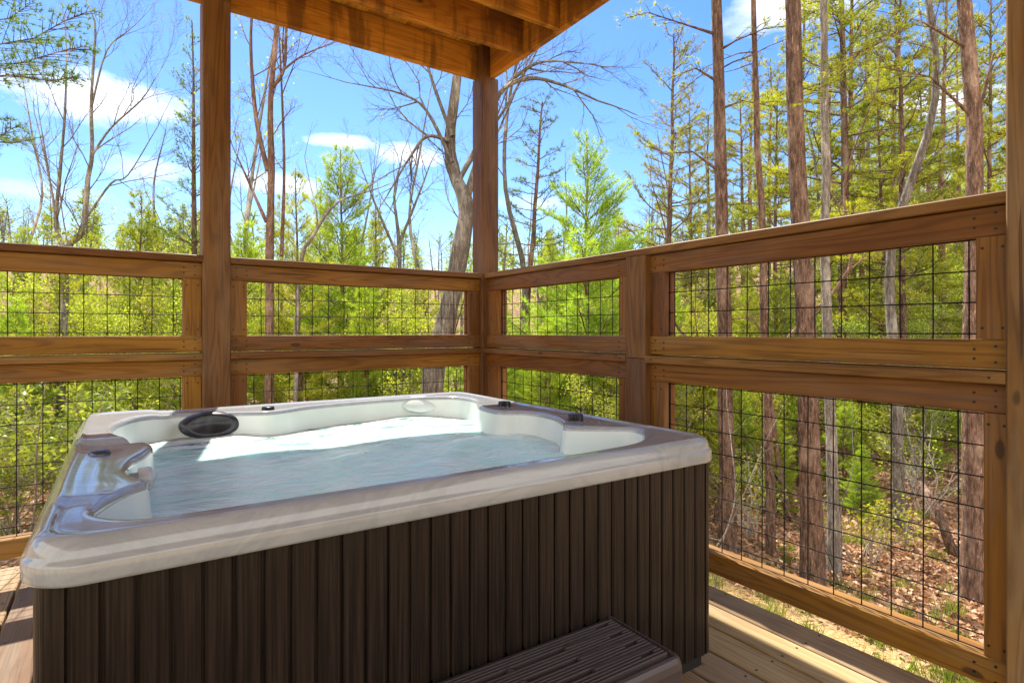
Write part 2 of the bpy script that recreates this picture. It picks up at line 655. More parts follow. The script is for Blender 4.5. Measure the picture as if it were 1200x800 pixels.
def needles(pos, dr, k, ln, wd, spread, rng, v):
    """k needle triangles at every tuft"""
    n = len(pos)
    P = np.repeat(pos, k, 0)
    D = norm(np.repeat(dr, k, 0) * 1.0 + rng.normal(size=(n * k, 3)) * spread)
    S = norm(np.cross(D, rng.normal(size=(n * k, 3))))
    L = ln * rng.uniform(.65, 1.2, (n * k, 1))
    W = wd * rng.uniform(.7, 1.3, (n * k, 1))
    co = np.stack([P - S * W / 2, P + S * W / 2, P + D * L], 1).reshape(-1, 3)
    vv = np.clip(np.repeat(v, k) + rng.uniform(-.15, .15, n * k), 0, 1)
    return co, vv


def leaves(pos, dr, ln, wd, rng, v):
    """one diamond leaf at every point"""
    n = len(pos)
    D = norm(dr)
    S = norm(np.cross(D, rng.normal(size=(n, 3))))
    L = ln * rng.uniform(.6, 1.25, (n, 1))
    W = wd * rng.uniform(.7, 1.25, (n, 1))
    up = np.cross(D, S)
    co = np.stack([pos, pos + D * L * .45 + S * W / 2 + up * W * .15, pos + D * L, pos + D * L * .45 - S * W / 2 + up * W * .15], 1).reshape(-1, 3)
    return co, v


# ================================================================== SETTING
def ground_z(x, y):
    d = x * FW.x + y * FW.y
    s = x * RT.x + y * RT.y
    r = math.hypot(x, y)
    ang = math.atan2(s, d)                       # + to the right of the view
    k = min(1, max(0, (-ang + .1) / .7))
    z = -2.2 + .95 * k * k * (3 - 2 * k)
    z += .25 * math.sin(x * .33 + 1.3) * math.sin(y * .27 + .4) * min(1, max(0, (r - 6) / 6))
    z += .10 * math.sin(x * .9 + .3) * math.sin(y * 1.1) * min(1, max(0, (r - 6) / 6))
    slope = .055 if ang < 0 else .055 + .03 * min(1, ang / .5)
    z += slope * max(0, r - 9)
    rise = .10 + .10 * min(1, max(0, (ang + .1) / .6))
    z += rise * max(0, r - 26) * (1 if r < 80 else 1)
    if r > 85:
        z -= (rise + slope) * .9 * (r - 85)
    return z


def build_ground():
    n = 150
    t = np.linspace(-1, 1, n)
    g = np.sign(t) * (np.abs(t) * 18 + np.abs(t) ** 4 * 380)
    vs = [(x + 5, y + 6, ground_z(x + 5, y + 6)) for y in g for x in g]
    fs = [(j * n + i, j * n + i + 1, (j + 1) * n + i + 1, (j + 1) * n + i) for j in range(n - 1) for i in range(n - 1)]
    me = bpy.data.meshes.new('ground')
    me.from_pydata(vs, [], fs)
    me.materials.append(M['ground'])
    me.polygons.foreach_set('use_smooth', [True] * len(fs))
    o = bpy.data.objects.new('ground', me)
    COL.objects.link(o)
    o['kind'] = 'structure'


build_ground()

DECK_X, DECK_Y = 2.148, 3.60
XR, YR = 2.256, 3.74                     # inner faces of the railing frames
PX, PY = 2.215, 3.70                     # inner faces of the posts


def build_deck():
    b = MB(3)
    x = DECK_X
    while x > -3.3:
        b.board((x - .07, -2.2, -.019), (x - .07, DECK_Y, -.019), .14, .038, ch=.004)
        for q in range(14):
            for dx in (-.045, .045):
                b.disc((x - .07 + dx, DECK_Y - .06 - q * .4, 0), (0, 0, 1), .0045, th=.001)
        x -= .149
    b.build('deck_floor', [M['deck'], M['screw']])['kind'] = 'structure'
    f = MB(4)
    f.board((DECK_X - .045, -2.2, -.16), (DECK_X - .045, DECK_Y - .04, -.16), .038, .235)
    f.board((-3.3, DECK_Y - .06, -.16), (DECK_X - .07, DECK_Y - .06, -.16), .038, .235)
    for i in range(14):
        yy = DECK_Y - .45 - i * .4
        f.board((-3.3, yy, -.16), (DECK_X - .07, yy, -.16), .038, .235)
    f.build('deck_framing', M['rail'])['kind'] = 'structure'


build_deck()

# ------------------------------------------------------------------ posts
ZB = 3.015                               # underside of the overhead beams
PW = .145


def post(name_seed, x0, y0, label, notch=None, top=3.25):
    o = empty('support_post', (x0 + PW / 2, y0 + PW / 2, ground_z(x0, y0)), label, 'post', 'posts of the covered deck')
    b = MB(name_seed)
    b.board((x0 + PW / 2, y0 + PW / 2, ground_z(x0, y0) - .2), (x0 + PW / 2, y0 + PW / 2, ZB), PW, PW, up=(0, 1, 0), ch=.005)
    b.build('shaft', M['post'], o)
    if notch:
        xa, xb, ya, yb = notch
        c = MB(name_seed + 50)
        c.board(((xa + xb) / 2, (ya + yb) / 2, ZB + .001), ((xa + xb) / 2, (ya + yb) / 2, top), xb - xa, yb - ya, up=(0, 1, 0), ch=.003)
        c.build('notched_tongue', M['post'], o)
    return o


post(11, .375, PY, 'square brown post in front of the back railing behind the tub pillow', (.375, .375 + PW, PY, 3.768))
post(12, PX, PY, 'square weathered post at the corner where the two railings meet', (PX, 2.283, PY, 3.768))
post(13, PX, .626 - PW, 'tall dark post at the right edge of the photo', (PX, 2.283, .626 - PW, .626))
post(14, -1.48, PY, 'square brown post at the far left end of the back railing', (-1.48, -1.48 + PW, PY, 3.768))

rp = empty('railing_post', (PX + .07, 2.153, 0), 'short two-piece post under the cap in the middle of the right railing', 'post')
b = MB(15)
b.board((PX + .0685, 2.153, -2.3), (PX + .0685, 2.153, .975), .137, .137, up=(0, 1, 0), ch=.004)
b.build('lower_section', M['post'], rp)
b = MB(16)
b.board((PX + .0685, 2.153, .978), (PX + .0685, 2.153, 1.505), .137, .137, up=(0, 1, 0), ch=.004)
b.build('upper_section', M['post'], rp)

# ------------------------------------------------------------------ railing panels
T = .038


def panel(seed, axis, a0, a1, z0, z1, rz, stiles, cap, w0, wz0, label, lower, capspan=None):
    """frame sandwich with welded wire between. axis 'x': back wall running in X, 'y': right wall running in Y"""
    def P(a, depth, z):
        return (a, YR + depth, z) if axis == 'x' else (XR + depth, a, z)
    nrm = (0, -1, 0) if axis == 'x' else (-1, 0, 0)
    up = (0, 0, 1)
    o = empty('wire_railing', P((a0 + a1) / 2, .04, z0), label, 'wire railing', 'wire railing panels round the deck')
    h = rz
    for nm, zz in (('top_rail', z1 - h / 2), ('bottom_rail', z0 + h / 2)):
        b = MB(seed)
        b.board(P(a0, T / 2, zz), P(a1, T / 2, zz), T, h, up)
        b.board(P(a0, T / 2 + .05, zz), P(a1, T / 2 + .05, zz), T, h, up)
        for a in (a0, a1):
            s = 1 if a == a0 else -1
            for dz in (-h * .27, h * .27):
                b.disc(P(a + s * .035, 0, zz + dz), nrm, .0045)
                b.disc(P(a + s * .09, 0, zz - dz * .6), nrm, .0045)
        seed += 1
        b.build(nm, [M['rail'], M['screw']], o)
    for a, w in stiles:
        b = MB(seed)
        za, zb = z0 + h + .001, z1 - h - .001
        b.board(P(a, T / 2 + .002, za), P(a, T / 2 + .002, zb), w, T, (nrm))
        b.board(P(a, T / 2 + .05, za), P(a, T / 2 + .05, zb), w, T, (nrm))
        for zz in (za + .035, zb - .035):
            for da in (-w * .3, w * .3):
                b.disc(P(a + da, .002, zz), nrm, .0045)
        seed += 1
        b.build('stile', [M['rail'], M['screw']], o)
    # wire
    w = MB(seed)
    lo, hi = a0 + .02, a1 - .02
    k = math.floor((lo - w0) / .1016) + 1
    rng = random.Random(seed)
    while w0 + k * .1016 < hi:
        a = w0 + k * .1016
        j = [rng.uniform(-.0015, .0015) for _ in range(4)]
        w.tube([P(a + j[0], T + .008, z0 + h - .03), P(a + j[1], T + .008 + j[2], (z0 + z1) / 2), P(a + j[3], T + .008, z1 - h + .03)], .0024, 5)
        k += 1
    zz = wz0
    while zz < z1 - h + .03:
        if zz > z0 + h - .03:
            w.tube([P(lo, T + .0045, zz), P((lo + hi) / 2, T + .0045, zz + rng.uniform(-.002, .002)), P(hi, T + .0045, zz)], .0024, 5)
        zz += .1016
    w.build('wire_mesh', M['wire'], o)
    if cap:
        c0, c1 = capspan or (a0, a1)
        b = MB(seed + 5)
        cz = z1 + .002 + T / 2 if not lower else z1 + .002 + T / 2
        cw = .14
        b.board(P(c0, cw / 2 - .041, cz), P(c1, cw / 2 - .041, cz), cw, T, up, ch=.004)
        for a in (c0 + .04, c1 - .04):
            b.disc(P(a, -.041, cz), nrm, .004)
        b.build('cap', [M['cap'], M['screw']], o)
    return o


ZU0, ZU1, ZL0, ZL1 = .998, 1.506, .002, .952
RH = .092
post_l, post_r = .375, .375 + PW
# back wall, left of the left post
panel(100, 'x', -1.33, post_l, ZU0, ZU1, RH, [(post_l - .047, .092), (-1.283, .092)], True, -.475, 1.108,
      'upper wire panel of the back railing at the left edge of the photo', False)
panel(120, 'x', -1.33, post_l, ZL0, ZL1, RH, [(post_l - .047, .092), (-1.283, .092)], True, -.44, .14,
      'lower wire panel of the back railing left of the tub, down to the deck', True)
# back wall, left post to corner
panel(140, 'x', post_r, PX, ZU0, ZU1, RH, [(post_r + .047, .092), (PX - .044, .086)], True, .70, 1.108,
      'upper wire panel of the back railing between the tall brown post and the corner post', False)
panel(160, 'x', post_r, PX, ZL0, ZL1, RH, [(post_r + .047, .092), (PX - .044, .086)], True, .66, .14,
      'lower wire panel of the back railing half hidden behind the tub', True)
# right wall
panel(180, 'y', 2.222, PY, ZU0, ZU1, RH, [(2.27, .095), (PY - .07, .14)], False, 2.41, 1.108,
      'small upper wire panel between the corner post and the short post', False)
panel(200, 'y', 2.222, PY, ZL0, ZL1, RH, [(2.27, .095), (PY - .07, .14)], True, 2.38, .14,
      'small lower wire panel between the corner post and the short post above the tub rim', True)
panel(220, 'y', .626, 2.085, ZU0, ZU1, RH, [(2.04, .088), (.67, .086)], False, .745, 1.108,
      'upper wire panel between the short post and the dark post at the right edge', False)
panel(240, 'y', .626, 2.085, ZL0, ZL1, RH, [(2.04, .088), (.66, .066)], True, .774, .14,
      'large lower wire panel of the right railing beside the tub, down to the deck', True)
b = MB(260)
b.board((XR + .04, .628, ZU1 + .002 + T / 2), (XR + .04, PY - .002, ZU1 + .002 + T / 2), .13, T, ch=.004)
tag(b.build('handrail_board', M['cap']), 'long flat cap board running along the top of the right railing', 'handrail')


# ------------------------------------------------------------------ upper deck
def build_roof():
    o = empty('upper_deck', (0, 1.5, ZB), 'underside of the wooden upper deck with golden beams over the tub', 'deck')
    z = ZB + .1175
    b = MB(300)
    b.board((2.307, -2.6, z), (2.307, 3.815, z), .044, .235, ch=.004)
    b.build('beam', M['beam'], o)
    b = MB(301)
    b.board((-3.2, 3.792, z), (2.284, 3.792, z), .044, .235, ch=.004)
    b.build('beam', M['beam'], o)
    for i in range(15):
        y = 3.29 - i * .405
        b = MB(310 + i)
        b.board((-3.2, y, z + .002), (2.282, y, z + .002), .038, .235, ch=.003)
        j = b.build('joist', M['beam'], o)
        h = MB(340 + i)
        for s in (-1, 1):
            h.board((2.281, y + s * .0215, ZB - .001), (2.281, y + s * .0215, ZB + .20), .030, .0025, up=(0, 1, 0), ch=.0005)
            h.board((2.2805, y + s * .040, ZB), (2.2805, y + s * .040, ZB + .20), .036, .003, up=(1, 0, 0), ch=.0005)
        h.board((2.268, y, ZB - .002), (2.2805, y, ZB - .002), .044, .002, ch=.0004)
        h.build('joist_hanger', M['galv'], j)
    b = MB(370)
    x = 2.33
    while x > -3.2:
        b.board((x - .069, -2.6, ZB + .258), (x - .069, 3.83, ZB + .258), .1385, .036, ch=.001)
        x -= .139
    b.build('decking', M['beam'], o)


build_roof()


# ================================================================== HOT TUB
TX0, TX1, TY0, TY1 = -.145, 1.66, 1.20, 3.0
TC = np.array([.755, 2.105])
CONT = [(.16, 1.305), (.03, 1.315), (-.042, 1.39), (-.03, 1.48), (.015, 1.575), (.05, 1.625), (.025, 1.70), (.008, 1.80), (.025, 1.92), (.058, 2.02),
        (.078, 2.12), (.062, 2.21), (.008, 2.29), (-.03, 2.45), (-.02, 2.62), (.04, 2.78), (.15, 2.85), (.22, 2.86), (.32, 2.83), (.43, 2.78), (.53, 2.735),
        (.62, 2.765), (.72, 2.82), (.95, 2.865), (1.2, 2.87), (1.4, 2.845), (1.5, 2.78), (1.525, 2.68), (1.50, 2.56), (1.44, 2.46), (1.40, 2.36),
        (1.385, 2.24), (1.40, 2.165), (1.46, 2.115), (1.50, 2.02), (1.485, 1.90), (1.43, 1.78), (1.375, 1.70), (1.405, 1.655), (1.475, 1.60), (1.54, 1.55),
        (1.555, 1.49), (1.49, 1.41), (1.38, 1.33), (1.2, 1.305), (.9, 1.30), (.5, 1.30)]


def catmull(pts, per):
    pts = np.array(pts, float)
    n = len(pts)
    out = []
    for i in range(n):
        p0, p1, p2, p3 = pts[i - 1], pts[i], pts[(i + 1) % n], pts[(i + 2) % n]
        for k in range(per):
            t = k / per
            out.append(.5 * ((2 * p1) + (-p0 + p2) * t + (2 * p0 - 5 * p1 + 4 * p2 - p3) * t * t + (-p0 + 3 * p1 - 3 * p2 + p3) * t ** 3))
    return np.array(out)


def resample(c, n):
    d = np.linalg.norm(np.roll(c, -1, 0) - c, axis=1)
    s = np.concatenate([[0], np.cumsum(d)])
    u = np.linspace(0, s[-1], n, endpoint=False)
    cc = np.vstack([c, c[:1]])
    return np.stack([np.interp(u, s, cc[:, 0]), np.interp(u, s, cc[:, 1])], 1)


def rrect_hit(dirs, inset, rad=.10):
    """points where rays from the tub centre meet the rounded outline set in by inset"""
    hx, hy = (TX1 - TX0) / 2, (TY1 - TY0) / 2
    lo, hi = np.zeros(len(dirs)), np.full(len(dirs), 2.0)
    for _ in range(40):
        m = (lo + hi) / 2
        p = np.abs(dirs * m[:, None])
        q = p - np.array([hx - rad, hy - rad])
        sd = np.linalg.norm(np.maximum(q, 0), axis=1) + np.minimum(np.max(q, axis=1), 0) - rad + inset
        lo = np.where(sd < 0, m, lo)
        hi = np.where(sd < 0, hi, m)
    return TC + dirs * ((lo + hi) / 2)[:, None]


def build_tub():
    o = empty('hot_tub', (.755, 2.105, 0), 'square grey marbled hot tub with brown slatted sides, full of bubbling water', 'hot tub')
    n = 900
    c = resample(catmull(CONT, 12), n)
    tan = np.roll(c, -1, 0) - np.roll(c, 1, 0)
    tan /= np.linalg.norm(tan, axis=1, keepdims=True)
    nr = np.stack([tan[:, 1], -tan[:, 0]], 1)
    if np.mean(np.sum(nr * (c - TC), 1)) < 0:
        nr = -nr                                     # points outwards
    for _ in range(6):
        nr = (np.roll(nr, 1, 0) + nr + np.roll(nr, -1, 0))
        nr /= np.linalg.norm(nr, axis=1, keepdims=True)
    d = c - TC
    d /= np.linalg.norm(d, axis=1, keepdims=True)
    rings = []

    def bumpz(p):
        x, y = p[:, 0], p[:, 1]
        left = 1 / (1 + np.exp((x - .12) / .012))
        s = lambda a, w: 1 / (1 + np.exp(-(y - a) / w))
        z = left * (.010 * s(2.27, .005) - .012 * (s(2.215, .004) - s(2.262, .004)))
        # raised border of the control shelf
        z += left * .006 * (s(1.50, .01) - s(2.10, .008)) * (1 / (1 + np.exp((x + .035) / .004)))
        return z

    for ins, z in [(.03, .688), (.010, .688), (.002, .691), (0, .697), (0, .722), (.002, .728), (.0075, .731), (.009, .737), (.012, .748), (.020, .760), (.030, .766)]:
        p = rrect_hit(d, ins)
        rings.append(np.column_stack([p, np.full(n, z)]))
    a = rrect_hit(d, .036)
    e = c + nr * .016
    for t, z in [(0, .7675), (.06, .7665), (.12, .7635), (.2, .7625), (.32, .762), (.45, .762), (.58, .762), (.72, .762), (.86, .762), (1, .762)]:
        p = a * (1 - t) + e * t
        rings.append(np.column_stack([p, z + bumpz(p)]))
    for off, z in [(.009, .7605), (.004, .757), (.001, .751), (0, .744), (-.003, .72), (-.008, .68), (-.016, .64), (-.03, .58), (-.05, .52)]:
        p = c + nr * off
        f = max(0, min(1, (z - .72) / .04))
        rings.append(np.column_stack([p, z + bumpz(p) * f]))
    for t, z in [(.12, .44), (.3, .42), (.5, .40), (.55, .2), (.9, .18)]:
        p = c * (1 - t) + TC * t
        rings.append(np.column_stack([p, np.full(n, z)]))
    m = MB(400)
    vs = np.vstack(rings)
    k = len(rings)
    ccw = np.sum(c[:, 0] * np.roll(c[:, 1], -1) - np.roll(c[:, 0], -1) * c[:, 1]) > 0
    fs = []
    for i in range(k - 1):
        for j in range(n):
            q = (i * n + j, i * n + (j + 1) % n, (i + 1) * n + (j + 1) % n, (i + 1) * n + j)
            fs.append(q if ccw else q[::-1])
    fs.append(tuple((k - 1) * n + j for j in range(n)))
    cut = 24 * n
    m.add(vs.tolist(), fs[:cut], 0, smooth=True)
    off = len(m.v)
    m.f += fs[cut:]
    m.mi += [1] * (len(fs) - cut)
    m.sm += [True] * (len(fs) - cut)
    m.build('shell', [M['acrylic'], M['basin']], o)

    # water: a rippled sheet reaching just into the walls
    wring = c + nr * (-.004)
    vs, fs = [], []
    NR = 60
    rng = np.random.default_rng(5)
    ph = rng.uniform(0, 6.28, 30)
    kx, ky, am = rng.normal(0, 7, 30), rng.normal(0, 13, 30), rng.uniform(.0006, .0019, 30)
    big = [(1.15, 2.55, .012, .14), (.75, 2.5, .010, .12), (.45, 2.45, .009, .10), (1.2, 2.1, .010, .13), (.85, 1.9, .009, .16), (1.3, 1.55, .01, .1)]

    def wz(p):
        z = np.full(len(p), .662)
        for i in range(30):
            z = z + am[i] * np.sin(p[:, 0] * kx[i] + p[:, 1] * ky[i] + ph[i])
        for (bx, by, h, s) in big:
            z = z + h * np.exp(-((p[:, 0] - bx) ** 2 + ((p[:, 1] - by) * 1.4) ** 2) / s ** 2)
        return z
    idx = np.arange(0, n, 3)
    wn = len(idx)
    allv = []
    for i in range(NR):
        t = i / (NR - .5)
        p = wring[idx] * (1 - t) + TC * t
        allv.append(np.column_stack([p, wz(p)]))
    V = np.vstack(allv).tolist()
    for i in range(NR - 1):
        for j in range(wn):
            q = (i * wn + j, i * wn + (j + 1) % wn, (i + 1) * wn + (j + 1) % wn, (i + 1) * wn + j)
            fs.append(q if ccw else q[::-1])
    fs.append(tuple((NR - 1) * wn + j for j in range(wn)))
    o2 = len(V)
    V += [(p[0], p[1], .36) for p in wring[idx]]
    side = [(j, o2 + j, o2 + (j + 1) % wn, (j + 1) % wn) for j in range(wn)]
    fs += side if ccw else [q[::-1] for q in side]
    bot = tuple(o2 + j for j in range(wn))
    fs.append(bot[::-1] if ccw else bot)
    m = MB(401)
    m.add(V, fs, 0, smooth=True)
    tag(m.build('water', M['water'], o), 'pale aqua bubbling water with white foam')

    # cabinet: rounded square wrapped in narrow vertical slats
    x0, x1, y0, y1 = TX0 + .018, TX1 - .022, TY0 + .03, TY1 - .03
    m = MB(402)
    zt, zb = .69, .055

    def slats(p, q, out, cnt):
        p, q, out = Vector(p), Vector(q), Vector(out)
        ln = (q - p).length
        w = ln / cnt
        ax = (q - p).normalized()
        for i in range(cnt):
            a = p + ax * (i * w + .0024)
            e = p + ax * ((i + 1) * w - .0024)
            r = .0035
            sec = [a - out * .012, a - out * r, a + ax * r, e - ax * r, e - out * r, e - out * .012]
            vs = [(v.x, v.y, z) for z in (zb, zt) for v in sec]
            k = len(sec)
            m.add(vs, [(j, j + 1, k + j + 1, k + j) for j in range(k - 1)] + [tuple(range(k - 1, -1, -1)), tuple(range(k, 2 * k))])
        # backing behind the grooves
        a, e = p - out * .009, q - out * .009
        m.add([(a.x, a.y, zb), (e.x, e.y, zb), (e.x, e.y, zt), (a.x, a.y, zt)], [(0, 1, 2, 3)])
    rc = .045
    slats((x0 + rc, y0, 0), (x1 - rc, y0, 0), (0, -1, 0), 32)
    slats((x1, y0 + rc, 0), (x1, y1 - rc, 0), (1, 0, 0), 33)
    slats((x1 - rc, y1, 0), (x0 + rc, y1, 0), (0, 1, 0), 32)
    slats((x0, y1 - rc, 0), (x0, y0 + rc, 0), (-1, 0, 0), 33)
    m.build('cabinet', M['cabinet'], o)
    for (cx, cy, a0) in ((x0 + rc, y0 + rc, 180), (x1 - rc, y0 + rc, 270), (x1 - rc, y1 - rc, 0), (x0 + rc, y1 - rc, 90)):
        m = MB(403 + a0)
        pr = [(cx + rc * math.cos(R(a0 + 90 * i / 10)), cy + rc * math.sin(R(a0 + 90 * i / 10))) for i in range(11)]
        vs = [(x, y, z) for z in (zb, zt) for x, y in pr] + [(cx, cy, zb), (cx, cy, zt)]
        m.add(vs, [(i, i + 1, 12 + i, 11 + i) for i in range(10)], smooth=True)
        m.add(vs, [(22, *range(10, -1, -1)), (23, *range(11, 22))])
        m.build('corner_trim', M['cabinet'], o)
    m = MB(420)
    m.board((.755, y0 + .03, .027), (.755, y1 - .03, .027), x1 - x0 - .06, .053, ch=.004)
    m.build('plinth', M['plinth'], o)

    # head pillow on the far wall
    m = MB(421)
    vs, fs = [], []
    nu, nv = 28, 12
    for i in range(nv + 1):
        for j in range(nu):
            a = 2 * math.pi * j / nu
            r = math.sin(math.pi / 2 * i / nv)
            h = math.cos(math.pi / 2 * i / nv)
            ca, sa = math.cos(a), math.sin(a)
            x = .120 * r * ca * (1 - .12 * sa)
            zz = .058 * r * sa * (.8 if sa > 0 else 1.1)
            dish = .022 * max(0, 1 - (r / .72) ** 2)
            vs.append((.314 + x, 2.815 - .050 * h ** .45 + dish + zz * .25, .722 + zz))
    for i in range(nv):
        for j in range(nu):
            fs.append((i * nu + j, i * nu + (j + 1) % nu, (i + 1) * nu + (j + 1) % nu, (i + 1) * nu + j))
    m.add(vs, fs, 0, smooth=True)
    m.build('head_pillow', M['pillow'], o)

    def cap(x, y, r, h, z=.762):
        m = MB(430)
        m.lathe([(r * 1.12, -.004), (r * 1.12, .004), (r, .006), (r, h * .9), (r * .93, h), (r * .35, h * 1.02)], (x, y, z), k=26)
        for j in range(14):
            a = 2 * math.pi * j / 14
            m.board((x + math.cos(a) * r, y + math.sin(a) * r, z + .008), (x + math.cos(a) * r, y + math.sin(a) * r, z + h * .88), .004, .004, up=(math.cos(a), math.sin(a), 0), ch=.001)
        return m.build('diverter_cap', M['black'], o)
    cap(1.50, 2.30, .028, .022)
    cap(1.495, 1.775, .028, .026)
    cap(.545, 2.79, .025, .014)
    m = MB(440)
    m.lathe([(.030, -.003), (.030, .004), (.025, .011), (.012, .014), (.004, .0145)], (-.055, 2.03, .765), k=24, sx=.9)
    m.build('air_button', M['chrome_button'], o)
    m = MB(441)
    m.lathe([(.020, -.03), (.020, .012), (.031, .013), (.031, .040), (.026, .046), (.01, .047)], (.022, 1.86, .715), (1, 0, .05), k=26)
    for j in range(16):
        a = 2 * math.pi * j / 16
        m.board((.036, 1.86 + math.cos(a) * .031, .715 + math.sin(a) * .031), (.061, 1.86 + math.cos(a) * .031, .716 + math.sin(a) * .031), .005, .004, up=(0, math.cos(a), math.sin(a)), ch=.001)
    m.build('filter_knob', M['knob'], o)
    # neck jets in a raised pad at the far right corner
    m = MB(442)
    vs, fs = [], []
    for i in range(9):
        for j in range(24):
            a = 2 * math.pi * j / 24
            r = math.sin(math.pi / 2 * i / 8)
            h = math.cos(math.pi / 2 * i / 8)
            vs.append((1.33 + .105 * r * math.cos(a), 2.868 - .028 * h ** .7 + .03 * r * math.sin(a), .725 + .042 * r * math.sin(a)))
    for i in range(8):
        for j in range(24):
            fs.append((i * 24 + j, i * 24 + (j + 1) % 24, (i + 1) * 24 + (j + 1) % 24, (i + 1) * 24 + j))
    m.add(vs, fs, 0, smooth=True)
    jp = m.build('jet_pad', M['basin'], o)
    for x in (1.285, 1.375):
        m = MB(443)
        m.lathe([(.016, -.01), (.016, .008), (.012, .012), (.005, .010)], (x, 2.836, .728), (0, -1, .15), k=16)
        m.build('jet_nozzle', M['black'], jp)
    return o


build_tub()


# ------------------------------------------------------------------ step
def build_step():
    xa, xb = .42, 1.18
    o = empty('tub_step', ((xa + xb) / 2, 1.1, 0), 'low brown plastic step with ridged slotted tread against the front of the hot tub', 'step')
    y1, yf = 1.232, .965

    def tread(z, ya, yb, seed):
        m = MB(seed)
        # base slab with rounded right, left and front edges
        r = .03
        lay = []
        for dz, ins in ((-.10, .0), (-.03, .002), (-.014, .006), (-.004, .012), (-.002, .020), (-.011, .022)):
            q = []
            for (cx, cy, a0) in ((xa + r, ya + r, 180), (xb - r, ya + r, 270)):
                for i in range(7):
                    a = R(a0 + 90 * i / 6)
                    rr = max(.002, r - ins)
                    q.append((cx + rr * math.cos(a), cy + rr * math.sin(a), z + dz))
            q += [(xb - ins, yb, z + dz), (xa + ins, yb, z + dz)]
            lay.append(q)
        k = len(lay[0])
        vs = [p for q in lay for p in q]
        fs = [(i * k + j, i * k + (j + 1) % k, (i + 1) * k + (j + 1) % k, (i + 1) * k + j) for i in range(len(lay) - 1) for j in range(k)]
        fs.append(tuple((len(lay) - 1) * k + j for j in range(k)))
        m.add(vs, fs, 0, smooth=False)
        # ridges in four planks with slots between them
        nplank = 4
        dep = (yb - ya - .045) / nplank
        for p in range(nplank):
            y0 = ya + .034 + p * dep
            nr = 4
            pw = dep - .012
            for i in range(nr):
                yy = y0 + pw * (i + .5) / nr
                segs = [(xa + .03, xb - .035)] if i != nr // 2 else [(xa + .03, xb - .105), (xb - .06, xb - .035)]
                for s0, s1 in segs:
                    m.board((s0, yy, z - .0045), (s1, yy, z - .0045), pw / nr * .60, .014, ch=.001)
            if p < nplank - 1:
                yy = y0 + pw + .006
                m.board((xb - .24, yy, z - .001), (xb - .035, yy, z - .005), .0125, .0125, ch=.0006)
                m.board((xa + .03, yy, z - .001), (xa + .16, yy, z - .005), .0125, .0125, ch=.0006)
                m.board((xb - .415, yy, z - .001), (xb - .40, yy, z - .005), .0125, .0125, ch=.0006)
        for p in range(nplank):
            y0 = ya + .034 + p * dep
            pw = dep - .012
        return m.build('tread', M['step'], o)
    tread(.302, yf, y1, 500)
    tread(.155, .70, .985, 501)
    m = MB(502)
    m.board(((xa + xb) / 2, yf + .03, .10), ((xa + xb) / 2, y1 - .01, .10), xb - xa - .03, .20, ch=.01)
    m.board(((xa + xb) / 2, .725, .03), ((xa + xb) / 2, yf + .025, .03), xb - xa - .03, .05, ch=.01)
    m.build('body', M['step'], o)


build_step()


# ================================================================== TREES
def poly_len(pts):
    return sum((Vector(b) - Vector(a)).length for a, b in zip(pts, pts[1:]))


class Wood(MB):
    pass


def limb(mb, p, d, ln, r, rng, segs=5, wander=.18, lift=.1, k=4, tip=.25):
    """one tapering crooked limb; returns its points"""
    pts, rad = [Vector(p)], [r]
    d = Vector(d).normalized()
    for i in range(segs):
        d = (d + Vector((rng.gauss(0, wander), rng.gauss(0, wander), rng.gauss(0, wander) + lift)) * (1.0 if i else .4)).normalized()
        pts.append(pts[-1] + d * (ln / segs))
        rad.append(r * (1 - (1 - tip) * (i + 1) / segs))
    mb.tube(pts, rad, k)
    return pts, rad, d


def rot_about(d, ang_from, az, rng=None):
    d = Vector(d).normalized()
    a = d.orthogonal().normalized()
    b = d.cross(a)
    return (d * math.cos(ang_from) + (a * math.cos(az) + b * math.sin(az)) * math.sin(ang_from)).normalized()


def ramify(mb, pts, rad, rng, level, maxlev, ln, tips, start=.3, n=5, spread=50, lift=.1, wander=.16):
    """children along a limb, recursively"""
    m = len(pts)
    for i in range(n):
        t = start + (1 - start) * (i + rng.uniform(.2, .9)) / n
        f = t * (m - 1)
        j = min(int(f), m - 2)
        p = pts[j].lerp(pts[j + 1], f - j)
        r = (rad[j] + (rad[j + 1] - rad[j]) * (f - j))
        d = (pts[j + 1] - pts[j]).normalized()
        nd = rot_about(d, R(rng.uniform(spread * .6, spread * 1.2)), rng.uniform(0, 6.28))
        l = ln * rng.uniform(.55, 1.1) * (1.15 - .6 * t)
        rr = max(.0016, min(r * .62, .012 * l + .001))
        cp, cr, cd = limb(mb, p, nd, l, rr, rng, 4 if level < maxlev else 3, wander, lift, 4 if level < 2 else 3)
        if level < maxlev:
            ramify(mb, cp, cr, rng, level + 1, maxlev, l * .55, tips, .2, max(2, n - 1), spread, lift * .8, wander)
        else:
            tips.append((cp[-1], cd))


def finish_tree(name, label, cat, group, base, trunk_mb, bark_m, parts):
    o = empty(name, base, label, cat, group)
    trunk_mb.build('trunk', bark_m, o, base)
    for (nm, co, nper, mat, v) in parts:
        c = np.asarray(co) - np.array(base)
        np_mesh(nm, c, nper, mat, v, o)
    return o


